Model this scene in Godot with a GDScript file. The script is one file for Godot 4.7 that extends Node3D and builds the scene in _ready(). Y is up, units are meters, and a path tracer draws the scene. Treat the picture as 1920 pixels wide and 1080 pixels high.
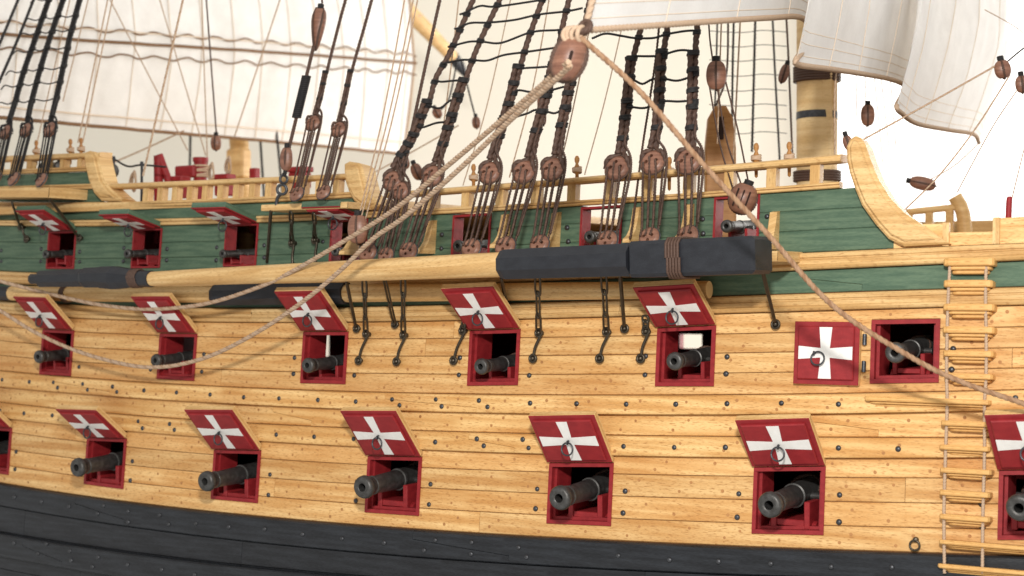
extends Node3D
# A wooden model of a sailing warship, seen close from the side. One unit is one metre; the model is built large (a gun port is about 0.19 m).
# Hull axes: x runs along the ship, y is up, z points outboard to the viewer.

func V(x, y, z) -> Vector3: return Vector3(x, y, z)

var LINE := {
	"b4": [0.00000, 0.01862, 0.06084, -1.08464],
	"b3": [0.00000, 0.01809, 0.05955, -1.03482],
	"b2": [0.00000, 0.01566, 0.05364, -0.94442],
	"b1": [-0.00049, 0.01343, 0.03734, -0.87486],
	"b0": [-0.00119, 0.00982, 0.03238, -0.78624],
	"s1": [-0.00068, 0.01083, 0.03004, -0.71870],
	"s2": [-0.00111, 0.01025, 0.03178, -0.65180],
	"s3": [-0.00109, 0.01087, 0.03221, -0.58539],
	"wBb": [0.00008, 0.01127, 0.02777, -0.52718],
	"wBt": [-0.00095, 0.00873, 0.02822, -0.46511],
	"wAb": [0.00029, 0.01142, 0.02717, -0.40186],
	"wAt": [-0.00035, 0.01046, 0.02682, -0.34231],
	"u1": [-0.00120, 0.00860, 0.02823, -0.27823],
	"u2": [-0.00186, 0.00720, 0.02906, -0.21866],
	"u3": [-0.00150, 0.00734, 0.02709, -0.16062],
	"mB": [-0.00215, 0.00611, 0.02993, -0.10123],
	"mT": [-0.00247, 0.00535, 0.03003, -0.04835],
	"g0": [-0.00173, 0.00696, 0.02832, 0.01826],
	"g1": [-0.00193, 0.00564, 0.02749, 0.07223],
	"gs1": [-0.00135, 0.00434, 0.02563, 0.13837],
	"gs2": [-0.00250, 0.00375, 0.02782, 0.19736],
	"S2b": [-0.00109, 0.00778, 0.02484, 0.25349],
	"S2t": [0.00007, 0.00980, 0.02099, 0.27243],
	"S1b": [0.00000, 0.01335, 0.03459, 0.33169],
	"S1t": [0.00000, 0.01693, 0.04226, 0.35610],
	"Rt": [0.00000, 0.00635, 0.03283, 0.34359],
	"Rb": [0.00000, 0.00269, 0.03294, 0.32438],
	"Qt": [0.00000, 0.00434, 0.00431, 0.40124],
	"Qb": [0.00000, 0.00431, 0.00613, 0.38370],
	"Pt": [0.00000, 0.00000, -0.02351, 0.49097],
	"Pb": [0.00000, 0.00000, -0.02150, 0.47361],
	"Nt": [0.00000, 0.00000, -0.02244, 0.43678],
	"Nb": [0.00000, 0.00000, -0.01648, 0.43023],
	"Kt": [0.00000, 0.00000, -0.01919, 0.37391],
	"Kb": [0.00000, 0.00000, -0.02063, 0.35028]}
# row, x0, x1, bottom y at x0, x1, top y at x0, x1, lid angle, lid length
var PORT := [
	["L", -2.6826, -2.3853, -0.7526, -0.754, -0.5704, -0.5682, 54, 0.1924],
	["L", -1.9293, -1.7072, -0.758, -0.7624, -0.5796, -0.5737, 56, 0.1801],
	["L", -1.2491, -1.0218, -0.764, -0.7624, -0.5877, -0.5784, 47, 0.2011],
	["L", -0.5424, -0.3181, -0.7571, -0.7519, -0.5692, -0.5601, 45, 0.2054],
	["L", 0.1697, 0.3964, -0.7377, -0.7282, -0.5506, -0.5374, 40, 0.1846],
	["L", 0.8548, 1.0709, -0.7139, -0.7013, -0.5236, -0.5081, 43, 0.179],
	["L", 1.5529, 1.7468, -0.6763, -0.6608, -0.4921, -0.4784, 42, 0.1918],
	["U", -2.2424, -2.0519, -0.3466, -0.3467, -0.165, -0.1685, 52, 0.1849],
	["U", -1.5689, -1.3734, -0.3414, -0.3429, -0.1711, -0.1699, 50, 0.1899],
	["U", -0.8603, -0.6585, -0.3336, -0.3305, -0.1541, -0.151, 51, 0.1966],
	["U", -0.1551, 0.0389, -0.3192, -0.311, -0.1399, -0.132, 54, 0.2003],
	["U", 0.5252, 0.7178, -0.2985, -0.2923, -0.1221, -0.1116, 56, 0.1877],
	["U", 1.1911, 1.3847, -0.2697, -0.2608, -0.0908, -0.0858, -1, 0],
	["G", -2.2513, -2.0825, 0.0775, 0.0763, 0.2287, 0.2273, 70, 0.1684],
	["G", -1.7533, -1.5955, 0.0761, 0.0769, 0.2287, 0.2274, 81, 0.1688],
	["G", -1.266, -1.1041, 0.0785, 0.0792, 0.2361, 0.2344, 80, 0.173],
	["G", -0.7645, -0.6018, 0.0859, 0.0882, 0.2398, 0.2396, 84, 0.1537],
	["G", -0.2467, -0.0952, 0.0957, 0.1012, 0.2418, 0.2469, -1, 0],
	["G", 0.2397, 0.387, 0.1078, 0.1128, 0.2553, 0.2596, -1, 0],
	["G", 0.6955, 0.8419, 0.1187, 0.1263, 0.2737, 0.2789, -1, 0]]
var GUN := [
	["L", V(-2.5587,-0.6751,0.1108), 0.163, 0.0364],
	["L", V(-1.8044,-0.6684,0.1605), 0.163, 0.0359],
	["L", V(-1.1389,-0.6742,0.1941), 0.163, 0.0364],
	["L", V(-0.4429,-0.6468,0.2146), 0.163, 0.0383],
	["L", V(0.2966,-0.6292,0.2248), 0.163, 0.0377],
	["L", V(0.9654,-0.6027,0.2217), 0.163, 0.0372],
	["L", V(1.6417,-0.563,0.2063), 0.163, 0.0357],
	["U", V(-2.1487,-0.268,0.0341), 0.098, 0.0262],
	["U", V(-1.4905,-0.2654,0.0721), 0.098, 0.0246],
	["U", V(-0.7583,-0.2632,0.1022), 0.098, 0.0265],
	["U", V(-0.0484,-0.2479,0.1177), 0.098, 0.0263],
	["U", V(0.6278,-0.2146,0.1195), 0.098, 0.0276],
	["U", V(1.2877,-0.1757,0.1099), 0.098, 0.0293],
	["G", V(-2.1787,0.1356,-0.0312), 0.075, 0.018],
	["G", V(-1.7066,0.1317,-0.002), 0.075, 0.0182],
	["G", V(-1.209,0.1255,0.0232), 0.075, 0.0164],
	["G", V(-0.6852,0.1283,0.0424), 0.075, 0.0174],
	["G", V(-0.1765,0.1391,0.0539), 0.075, 0.02],
	["G", V(0.3115,0.1602,0.058), 0.075, 0.0198],
	["G", V(0.7674,0.1839,0.0563), 0.075, 0.0196]]
var BOLT_A := [V(-2.4458,-0.3734,-0.05), V(-2.2735,-0.3761,-0.0375), V(-2.1272,-0.3731,-0.0279), V(-2.0993,-0.3931,-0.0241), V(-1.954,-0.3733,-0.0169), V(-1.9238,-0.3949,-0.0129), V(-1.7835,-0.3776,-0.0064), V(-1.7577,-0.3969,-0.003), V(-1.6101,-0.3854,0.0039), V(-1.438,-0.387,0.0129), V(-1.2669,-0.3883,0.021), V(-1.1017,-0.3916,0.0284), V(-0.9353,-0.389,0.0346), V(-0.758,-0.3876,0.0406), V(-0.592,-0.3866,0.0456), V(-0.4393,-0.3736,0.0484), V(-0.4071,-0.3918,0.051), V(-0.2613,-0.3668,0.0518), V(-0.2364,-0.3884,0.0544), V(-0.0919,-0.3638,0.0546), V(-0.0579,-0.383,0.0571), V(0.1011,-0.3649,0.0575), V(0.2687,-0.3601,0.0587), V(0.4411,-0.3551,0.0592), V(0.6068,-0.3487,0.0589), V(0.7714,-0.3409,0.0577), V(0.9397,-0.333,0.0559), V(1.1096,-0.3297,0.0539), V(1.5963,-0.2946,0.0415)]
var BOLT_B := [V(-2.4463,-0.4986,-0.0395), V(-2.2938,-0.5023,-0.0283), V(-2.1208,-0.5027,-0.0166), V(-1.6318,-0.5021,0.0124), V(-1.6062,-0.5268,0.0163), V(-1.4645,-0.504,0.0213), V(-1.4376,-0.5242,0.0246), V(-0.9387,-0.516,0.0452), V(-0.7661,-0.5146,0.0511), V(-0.5931,-0.5129,0.0562), V(-0.2554,-0.5058,0.0638), V(-0.0936,-0.4872,0.0649), V(-0.0656,-0.5079,0.0675), V(0.0792,-0.4801,0.0668), V(0.1023,-0.5056,0.0696), V(0.4374,-0.483,0.07), V(0.6066,-0.4773,0.0697), V(0.7709,-0.4687,0.0685), V(1.1131,-0.4526,0.0641), V(1.2834,-0.4468,0.0611)]
var BOLT_P := [V(-2.3504,-0.6601,-0.0374), V(-2.3485,-0.7302,-0.0303), V(-1.6695,-0.6557,0.0048), V(-1.6736,-0.7278,0.0118), V(-0.9742,-0.6598,0.0372), V(-0.9756,-0.7307,0.0443), V(-0.2793,-0.6465,0.0564), V(-0.2812,-0.7126,0.0629), V(-0.584,-0.7224,0.0564), V(-0.5843,-0.6579,0.05), V(0.1289,-0.6345,0.0618), V(0.1266,-0.6962,0.0679), V(0.4392,-0.6203,0.0627), V(0.4352,-0.6865,0.0693), V(0.8097,-0.6034,0.0608), V(0.8075,-0.6715,0.0676), V(1.1136,-0.5862,0.0565), V(1.1146,-0.6622,0.064), V(1.5124,-0.6454,0.0556), V(1.5081,-0.5845,0.0496), V(-2.0059,-0.2514,-0.0553), V(-2.0087,-0.3098,-0.0497), V(-1.339,-0.3084,-0.0133), V(-1.3342,-0.2437,-0.0195), V(-1.6069,-0.3084,-0.0266), V(-0.8949,-0.2466,-0.0012), V(-0.8951,-0.3028,0.0045), V(-0.6229,-0.3002,0.0131), V(-0.1907,-0.2855,0.022), V(-0.1902,-0.2296,0.0165), V(0.0787,-0.2792,0.0257), V(0.4888,-0.2656,0.0274), V(0.4878,-0.2088,0.0217), V(0.756,-0.2044,0.0211), V(0.7547,-0.2549,0.0262), V(1.4214,-0.1676,0.0097), V(1.4185,-0.2248,0.0154), V(-2.5484,0.155,-0.1334), V(-2.5428,0.1106,-0.1286), V(-2.2922,0.1579,-0.1152), V(-2.2895,0.108,-0.11), V(-2.0566,0.1439,-0.0981), V(-2.0521,0.1036,-0.0938), V(-1.8018,0.155,-0.0837), V(-1.7994,0.1033,-0.0784), V(-1.564,0.1475,-0.0699), V(-1.5626,0.105,-0.0656), V(-1.3061,0.1499,-0.0576), V(-1.3044,0.1024,-0.0528), V(-1.0721,0.1542,-0.048), V(-1.0683,0.1098,-0.0434), V(-0.7987,0.1633,-0.0388), V(-0.7974,0.1163,-0.0341), V(-0.2897,0.1783,-0.0263), V(-0.2888,0.1318,-0.0217), V(-0.0646,0.1899,-0.0233), V(-0.0659,0.1445,-0.0188), V(0.1914,0.1917,-0.0202), V(0.1977,0.1474,-0.0157), V(0.6588,0.2082,-0.0199), V(0.6625,0.1644,-0.0155), V(0.8654,0.2114,-0.021), V(0.8655,0.1655,-0.0164)]
var BOLT_K := [V(-2.3129,-0.8355,0.0037), V(-2.1452,-0.8414,0.0157), V(-1.9833,-0.8472,0.0266), V(-1.7878,-0.8278,0.0364), V(-1.8171,-0.8603,0.0379), V(-1.6516,-0.839,0.0451), V(-1.6475,-0.8782,0.0492), V(-1.4841,-0.8393,0.0538), V(-1.4341,-0.8682,0.0592), V(-1.2969,-0.8549,0.0643), V(-1.1342,-0.8527,0.0712), V(-0.965,-0.846,0.0772), V(-0.7915,-0.8497,0.0837), V(-0.6179,-0.8492,0.0891), V(-0.4397,-0.848,0.0938), V(-0.2341,-0.8216,0.0958), V(-0.2762,-0.8579,0.0986), V(-0.0931,-0.8164,0.0979), V(-0.0928,-0.8535,0.1016), V(0.0834,-0.818,0.1006), V(0.1144,-0.845,0.1037), V(0.4359,-0.8116,0.1028), V(0.6063,-0.8092,0.1029), V(0.7631,-0.7999,0.1017), V(0.9242,-0.7917,0.0999), V(1.1028,-0.7848,0.0974), V(1.2753,-0.7709,0.0936)]
var BOLT_J := [V(-2.2725,-1.01,0.042), V(-2.123,-1.0372,0.0547), V(-2.0769,-0.996,0.0536), V(-1.9382,-1.0094,0.0636), V(-1.928,-1.0447,0.0678), V(-1.7772,-1.0181,0.074), V(-1.8057,-1.0567,0.0762), V(-1.6156,-1.03,0.0841), V(-1.436,-1.0296,0.0932), V(-1.2682,-1.0319,0.1013)]
var SCROLL := [
	[Vector2(1.1121,0.3629), Vector2(1.1092,0.403), Vector2(1.1179,0.4241), Vector2(1.1332,0.4341), Vector2(1.149,0.4287), Vector2(1.1635,0.4096), Vector2(1.1805,0.3631), Vector2(1.2037,0.309), Vector2(1.2375,0.255), Vector2(1.2812,0.2087), Vector2(1.3299,0.1763), Vector2(1.4107,0.1202), Vector2(1.284,0.1146), Vector2(1.2396,0.1361), Vector2(1.2002,0.179), Vector2(1.16,0.2329), Vector2(1.1366,0.2854), Vector2(1.1211,0.3272)],
	[Vector2(-2.0405,0.519), Vector2(-2.0393,0.5359), Vector2(-2.0115,0.5409), Vector2(-1.9796,0.5351), Vector2(-1.9589,0.5172), Vector2(-1.9421,0.4764), Vector2(-1.9144,0.4206), Vector2(-1.8774,0.3899), Vector2(-1.8286,0.3591), Vector2(-1.7999,0.3436), Vector2(-1.8108,0.3337), Vector2(-1.9208,0.3392), Vector2(-1.9678,0.3722), Vector2(-2.0047,0.4242), Vector2(-2.0299,0.4803)],
	[Vector2(-0.7002,0.4035), Vector2(-0.7022,0.4297), Vector2(-0.6816,0.4381), Vector2(-0.6366,0.4305), Vector2(-0.6217,0.4188), Vector2(-0.6099,0.3851), Vector2(-0.5898,0.3328), Vector2(-0.5649,0.3081), Vector2(-0.5334,0.2834), Vector2(-0.5688,0.2679), Vector2(-0.6109,0.2764), Vector2(-0.6499,0.2997), Vector2(-0.6761,0.3357), Vector2(-0.6929,0.3697)]]
var SHROUD := [
	["main", [V(-0.3975,0.3982,0.0831), V(-0.3764,0.4427,0.0672), V(-0.3459,0.5105,0.0428), V(-0.3202,0.6231,0.0017), V(-0.3128,0.7062,-0.0289), V(-0.2787,0.7879,-0.0584), V(-0.2281,0.9729,-0.1258), V(-0.1898,1.1132,-0.177)], V(-0.3987,0.353,0.0998), 0.0335, V(-0.4347,0.1151,0.1906), 0.0314],
	["back", [V(-0.3627,0.357,0.0992), V(-0.3624,0.4057,0.0812), V(-0.3663,0.4878,0.0507), V(-0.368,0.6823,-0.0213), V(-0.3674,0.9875,-0.1342), V(-0.3614,1.1438,-0.1919)], V(-0.3571,0.3192,0.1133), 0.0298, V(-0.36,0.1038,0.1936), 0.0277],
	["main", [V(-0.2311,0.4126,0.0815), V(-0.2181,0.4711,0.0601), V(-0.2063,0.5699,0.0237), V(-0.1903,0.6878,-0.0196), V(-0.1676,0.8064,-0.0631), V(-0.1189,0.9615,-0.1196), V(-0.0785,1.0903,-0.1665)], V(-0.242,0.3631,0.0995), 0.0347, V(-0.2715,0.1166,0.1942), 0.0309],
	["main", [V(-0.0184,0.4119,0.0854), V(-0.0052,0.4868,0.0579), V(0.0073,0.5924,0.019), V(0.016,0.7177,-0.0272), V(0.0267,0.817,-0.0638), V(0.0501,0.9439,-0.1105), V(0.0738,1.0723,-0.1577)], V(-0.0197,0.3649,0.1028), 0.0356, V(-0.0299,0.1236,0.1979), 0.0317],
	["main", [V(0.1225,0.4107,0.0877), V(0.1314,0.4969,0.0559), V(0.1426,0.6101,0.0141), V(0.1479,0.7163,-0.0251), V(0.1474,0.8425,-0.0718), V(0.1525,0.9333,-0.1053), V(0.1602,1.0621,-0.1529)], V(0.1075,0.3633,0.1051), 0.0368, V(0.0958,0.1269,0.1993), 0.033],
	["main", [V(0.22,0.4149,0.0872), V(0.2216,0.5092,0.0523), V(0.2234,0.6134,0.0137), V(0.2253,0.7279,-0.0286), V(0.2295,0.8529,-0.0748), V(0.2307,0.9253,-0.1016), V(0.2326,1.0351,-0.1422)], V(0.2108,0.3676,0.1046), 0.0364, V(0.2177,0.1317,0.2001), 0.0309],
	["main", [V(0.4426,0.408,0.0911), V(0.4448,0.4546,0.0739), V(0.4374,0.5733,0.03), V(0.4266,0.7117,-0.0213), V(0.433,0.7985,-0.0534), V(0.4323,0.9046,-0.0927), V(0.4322,1.0303,-0.1392)], V(0.4368,0.3618,0.1082), 0.038, V(0.45,0.1395,0.2008), 0.0317],
	["main", [V(0.5497,0.4195,0.0871), V(0.5546,0.4822,0.064), V(0.5428,0.6002,0.0203), V(0.5281,0.7259,-0.0263), V(0.5269,0.8161,-0.0596), V(0.5297,0.8947,-0.0887), V(0.5266,1.0194,-0.1348)], V(0.554,0.375,0.1036), 0.0375, V(0.5883,0.1467,0.2003), 0.0312],
	["main", [V(0.6719,0.4186,0.0875), V(0.6693,0.4759,0.0663), V(0.6534,0.5927,0.0231), V(0.6355,0.712,-0.0211), V(0.6264,0.8104,-0.0575), V(0.6211,0.8854,-0.0852), V(0.6116,1.0095,-0.1311)], V(0.6708,0.3732,0.1042), 0.0394, V(0.7106,0.1493,0.1999), 0.0323],
	["stay", [V(-0.8012,0.6069,-0.0057), V(-0.7966,0.6648,-0.027), V(-0.7989,0.763,-0.0634), V(-0.7954,0.952,-0.1332), V(-0.7917,1.0326,-0.1629), V(-0.7861,1.1857,-0.2194)], V(-0.8041,0.5761,0.0056), 0.0298, V(-0.7528,0.3184,0.1612), 0.0271],
	["stay", [V(-0.6852,0.5767,0.0092), V(-0.6814,0.6377,-0.0133), V(-0.6849,0.7579,-0.0578), V(-0.6746,0.9242,-0.1191), V(-0.67,1.0196,-0.1542), V(-0.6612,1.1703,-0.2097)], V(-0.6811,0.546,0.0207), 0.0294, V(-0.6366,0.32,0.1647), 0.0268],
	["main", [V(-2.4868,0.682,-0.1243), V(-2.4818,0.7617,-0.1534), V(-2.486,0.9007,-0.2051), V(-2.4758,1.0403,-0.256), V(-2.4637,1.2172,-0.3206), V(-2.4532,1.385,-0.3819)], V(-2.4888,0.6412,-0.1093), 0.0329, V(-2.3473,0.4322,0.0675), 0.0297],
	["main", [V(-2.3655,0.6788,-0.1143), V(-2.3737,0.7654,-0.1469), V(-2.381,0.9195,-0.2045), V(-2.377,1.0658,-0.2583), V(-2.3661,1.2061,-0.3094), V(-2.3605,1.3609,-0.3663)], V(-2.3593,0.6424,-0.1004), 0.0326, V(-2.234,0.4276,0.0759), 0.0293],
	["main", [V(-2.2158,0.6715,-0.1012), V(-2.2187,0.7542,-0.132), V(-2.2349,0.9069,-0.1896), V(-2.2506,1.0531,-0.2448), V(-2.2566,1.1937,-0.2972), V(-2.2679,1.3491,-0.3555)], V(-2.2067,0.6355,-0.0872), 0.0342, V(-2.0656,0.4167,0.0881), 0.0289]]
var FAR_LEFT_SHROUD := [[V(-2.679,0.7291,-0.1564), V(-2.6418,0.8784,-0.2087), V(-2.6029,1.0646,-0.2746), V(-2.5783,1.2303,-0.334), V(-2.5533,1.3734,-0.3851)], [V(-2.784,0.7951,-0.1892), V(-2.7236,1.0524,-0.2795), V(-2.6883,1.2429,-0.3472), V(-2.6613,1.3749,-0.3939)]]
var RATLINE := [
	[V(-0.2625,0.9228,-0.096), V(-0.24,0.9282,-0.0975), V(-0.1862,0.9456,-0.1029), V(-0.1207,0.937,-0.0985), V(0.0494,0.942,-0.0978), V(0.2006,0.9519,-0.0997)],
	[V(-0.2719,0.8724,-0.0775), V(-0.2552,0.8746,-0.078), V(-0.2109,0.8875,-0.0819), V(-0.1354,0.8821,-0.0785), V(-0.0355,0.8818,-0.0767), V(0.054,0.8916,-0.0791), V(0.1576,0.8924,-0.0781), V(0.2154,0.8976,-0.0795)],
	[V(-0.2825,0.8091,-0.0543), V(-0.2657,0.8114,-0.0548), V(-0.1993,0.8206,-0.0569), V(-0.1453,0.8158,-0.0541), V(-0.07,0.8055,-0.049), V(0.0405,0.8323,-0.0573), V(0.1408,0.8304,-0.0554)],
	[V(-0.2939,0.75,-0.0327), V(-0.2688,0.7536,-0.0335), V(-0.21,0.7581,-0.034), V(-0.1556,0.7518,-0.0306), V(-0.1087,0.748,-0.0284), V(-0.0498,0.7615,-0.0324), V(0.0369,0.7652,-0.0325), V(0.1589,0.7711,-0.0332)],
	[V(-0.3084,0.6951,-0.0127), V(-0.2784,0.6873,-0.0092), V(-0.2313,0.6875,-0.0083), V(-0.1756,0.6852,-0.0064)],
	[V(-0.3198,0.6107,0.0183), V(-0.2959,0.6017,0.0221), V(-0.26,0.5958,0.0251), V(-0.2252,0.6191,0.0172), V(-0.1891,0.6185,0.0181)],
	[V(-0.3373,0.5346,0.0461), V(-0.3109,0.533,0.0472), V(-0.2602,0.5447,0.044), V(-0.1965,0.5446,0.0453)],
	[V(0.0289,0.7097,-0.0121), V(0.053,0.7096,-0.0118), V(0.0932,0.7083,-0.0108), V(0.1406,0.7082,-0.0102)],
	[V(0.0216,0.633,0.0162), V(0.0392,0.6354,0.0155), V(0.0808,0.6271,0.0191), V(0.1094,0.6323,0.0176), V(0.1496,0.6277,0.0197), V(0.1837,0.6324,0.0184), V(0.2246,0.64,0.0159)],
	[V(0.0327,0.547,0.0481), V(0.0485,0.5478,0.0481), V(0.0863,0.5561,0.0455), V(0.112,0.5651,0.0425), V(0.1484,0.5593,0.045), V(0.1853,0.55,0.0488), V(0.2136,0.5622,0.0446)],
	[V(0.2714,0.7899,-0.0392), V(0.3167,0.8019,-0.0432), V(0.3755,0.7895,-0.0383), V(0.4241,0.7782,-0.0339), V(0.4893,0.7725,-0.0316), V(0.5332,0.7807,-0.0345), V(0.595,0.7856,-0.0363), V(0.6379,0.7834,-0.0355)],
	[V(0.4254,0.7206,-0.0126), V(0.4463,0.7172,-0.0112), V(0.5054,0.7124,-0.0093), V(0.5356,0.7151,-0.0102), V(0.5876,0.7245,-0.0137), V(0.6418,0.7166,-0.0108)],
	[V(0.4316,0.6373,0.0183), V(0.4498,0.6377,0.0182), V(0.4793,0.6253,0.0229), V(0.508,0.6369,0.0186), V(0.5398,0.6397,0.0177), V(0.5952,0.6272,0.0223), V(0.651,0.64,0.0176)],
	[V(0.4281,0.5573,0.0478), V(0.4505,0.5542,0.0491), V(0.5023,0.5476,0.0517), V(0.5529,0.5646,0.0455), V(0.6153,0.5605,0.047), V(0.6638,0.5624,0.0463)],
	[V(-2.5788,1.2138,-0.316), V(-2.5558,1.2305,-0.3204), V(-2.498,1.2167,-0.3109), V(-2.4508,1.2257,-0.3108), V(-2.3987,1.2125,-0.3021), V(-2.3568,1.222,-0.3027), V(-2.299,1.2083,-0.2935), V(-2.2511,1.2169,-0.2934)],
	[V(-2.5845,1.1255,-0.2837), V(-2.5616,1.1422,-0.2882), V(-2.504,1.1289,-0.2789), V(-2.4569,1.1382,-0.2789), V(-2.404,1.1255,-0.2703), V(-2.3613,1.1351,-0.2708), V(-2.2978,1.1213,-0.2612), V(-2.2445,1.1296,-0.2606)],
	[V(-2.5887,1.0614,-0.2603), V(-2.5658,1.0782,-0.2648), V(-2.5083,1.0653,-0.2557), V(-2.4614,1.0748,-0.2557), V(-2.4078,1.0624,-0.2472), V(-2.3645,1.0721,-0.2477), V(-2.297,1.0583,-0.2379), V(-2.2396,1.0664,-0.2369)],
	[V(-2.5938,0.9836,-0.2319), V(-2.571,1.0004,-0.2364), V(-2.5136,0.988,-0.2275), V(-2.4668,0.9977,-0.2276), V(-2.4125,0.9857,-0.2192), V(-2.3684,0.9955,-0.2197), V(-2.296,0.9818,-0.2095), V(-2.2338,0.9898,-0.2082)],
	[V(-2.5996,0.8946,-0.1995), V(-2.5769,0.9115,-0.204), V(-2.5197,0.8997,-0.1953), V(-2.473,0.9097,-0.1955), V(-2.4165,0.8979,-0.187), V(-2.3703,0.9078,-0.1874), V(-2.2934,0.8944,-0.177), V(-2.227,0.9024,-0.1754)],
	[V(-2.5997,0.8315,-0.1761), V(-2.5771,0.8484,-0.1806), V(-2.52,0.837,-0.1721), V(-2.4735,0.8472,-0.1724), V(-2.4148,0.8356,-0.1639), V(-2.3662,0.8455,-0.164), V(-2.2889,0.8326,-0.1538), V(-2.222,0.8409,-0.1523)],
	[V(-2.5995,0.7572,-0.1486), V(-2.5769,0.7741,-0.1531), V(-2.5201,0.7631,-0.1448), V(-2.4738,0.7736,-0.1452), V(-2.4125,0.7623,-0.1366), V(-2.3615,0.7723,-0.1366), V(-2.2836,0.7599,-0.1265), V(-2.2161,0.7684,-0.1251)]]
var CHAIN := [
	["rod", [V(-0.5253,0.0352,0.1913), V(-0.6145,-0.139,0.0122)]],
	["chain", [V(-0.4478,0.0349,0.1933), V(-0.5643,-0.1562,0.0254), V(-0.597,-0.2479,0.0236)]],
	["rod2", [V(-0.3675,0.0381,0.195), V(-0.452,-0.1224,0.015)]],
	["chain", [V(-0.2907,0.0395,0.1965), V(-0.4068,-0.1573,0.0296), V(-0.4363,-0.2474,0.0279)]],
	["chain", [V(-0.1467,-0.0867,0.052), V(-0.1693,-0.1395,0.0329), V(-0.2051,-0.2381,0.032)]],
	["rod2", [V(0.0831,0.0297,0.2038), V(-0.0099,-0.0551,0.017)]],
	["chain", [V(0.2126,0.0407,0.2041), V(0.1208,-0.1421,0.0375), V(0.0981,-0.2239,0.0354)]],
	["chain", [V(0.4399,0.0444,0.2053), V(0.3629,-0.1352,0.0388), V(0.3378,-0.2183,0.037)]],
	["rod", [V(0.4928,0.0504,0.2048), V(0.42,-0.1248,0.0281)]],
	["chain", [V(0.5056,-0.0841,0.0583), V(0.498,-0.1316,0.039), V(0.4792,-0.215,0.0373)]],
	["rod", [V(0.9373,0.0599,0.2026), V(0.91,-0.1058,0.0254)]],
	["rod", [V(-0.9124,0.267,0.1059), V(-1.0367,0.0823,-0.0204)]],
	["chain", [V(-0.8198,0.2626,0.1095), V(-0.9203,0.1608,-0.0178), V(-0.9132,0.0756,-0.015)]],
	["chain", [V(-0.717,0.2544,0.1137), V(-0.8155,0.1685,-0.0149), V(-0.8082,0.0786,-0.0117)]],
	["chain", [V(-2.2549,0.3405,0.0681), V(-2.4046,0.2508,-0.1074), V(-2.3732,0.2002,-0.1101)]],
	["rod", [V(-2.0241,0.3414,0.0832), V(-2.049,0.1985,-0.0881)]]]
# x0, x1, top y at x0, at x1, reach
var CHANNEL := [[-0.5552, 0.9791, 0.0903, 0.1047, 0.2], [-0.9589, -0.5742, 0.2907, 0.2902, 0.16], [-2.5417, -2.036, 0.4084, 0.3895, 0.2]]
var KNEE := [V(-0.6482,0.1145,-0.0302), V(-0.3252,0.1144,-0.0217), V(-0.0348,0.1284,-0.0177), V(0.1553,0.1293,-0.0153), V(0.443,0.1386,-0.0142), V(0.6174,0.1425,-0.0143), V(0.8921,0.1131,-0.0123)]
var YARD_A := [V(-2.095,0.035,0.1093), V(-2.0382,0.0349,0.113), V(-1.6839,0.0396,0.1434), V(-1.5128,0.035,0.1529), V(-1.4164,0.0327,0.1629), V(0.1358,0.0712,0.2753), V(0.5765,0.0816,0.2818), V(0.9728,0.091,0.2842)]
var YARD_B := [V(-2.7933,-0.0179,-0.0864), V(-2.3924,-0.0216,-0.0553), V(-1.2452,-0.0252,0.0167), V(-0.6318,-0.0182,0.0436), V(0.5401,-0.0097,0.0559), V(0.7121,-0.0048,0.0503)]
var RUNG := [[1.3981, 1.5348, 0.0648, 0.0394], [1.3997, 1.5319, 0.0059, -0.0175], [1.4, 1.5377, -0.0587, -0.0815], [1.4002, 1.5391, -0.1203, -0.1425], [1.4034, 1.5378, -0.1845, -0.2047], [1.4079, 1.5378, -0.2456, -0.2639], [1.1882, 1.5337, -0.3144, -0.3314], [1.4027, 1.5408, -0.3735, -0.3905], [1.4001, 1.5354, -0.4387, -0.4552], [1.4033, 1.541, -0.5005, -0.5179], [1.4035, 1.5383, -0.5609, -0.5792], [1.4052, 1.5398, -0.6253, -0.6431], [1.4056, 1.6823, -0.6926, -0.7065], [1.4045, 1.6836, -0.7569, -0.771]]
var LADDER_ROPE := [[V(1.4149,0.0588,0.0182), V(1.4128,-0.0293,0.027), V(1.4123,-0.1171,0.0358), V(1.414,-0.2337,0.0474), V(1.4177,-0.3206,0.056), V(1.4169,-0.4506,0.0691), V(1.4168,-0.6085,0.0848), V(1.4227,-0.772,0.1011)], [V(1.5127,0.0581,0.0162), V(1.5134,-0.029,0.0249), V(1.5169,-0.1157,0.0335), V(1.5197,-0.2308,0.0449), V(1.5176,-0.3169,0.0536), V(1.5207,-0.4452,0.0663), V(1.5203,-0.6012,0.082), V(1.5229,-0.763,0.0981)]]
var HULL_RING := V(1.3343,-0.6933,0.0669)
var SIDE_LID := [0.9705, 1.1636, -0.2764, -0.0951]
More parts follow.
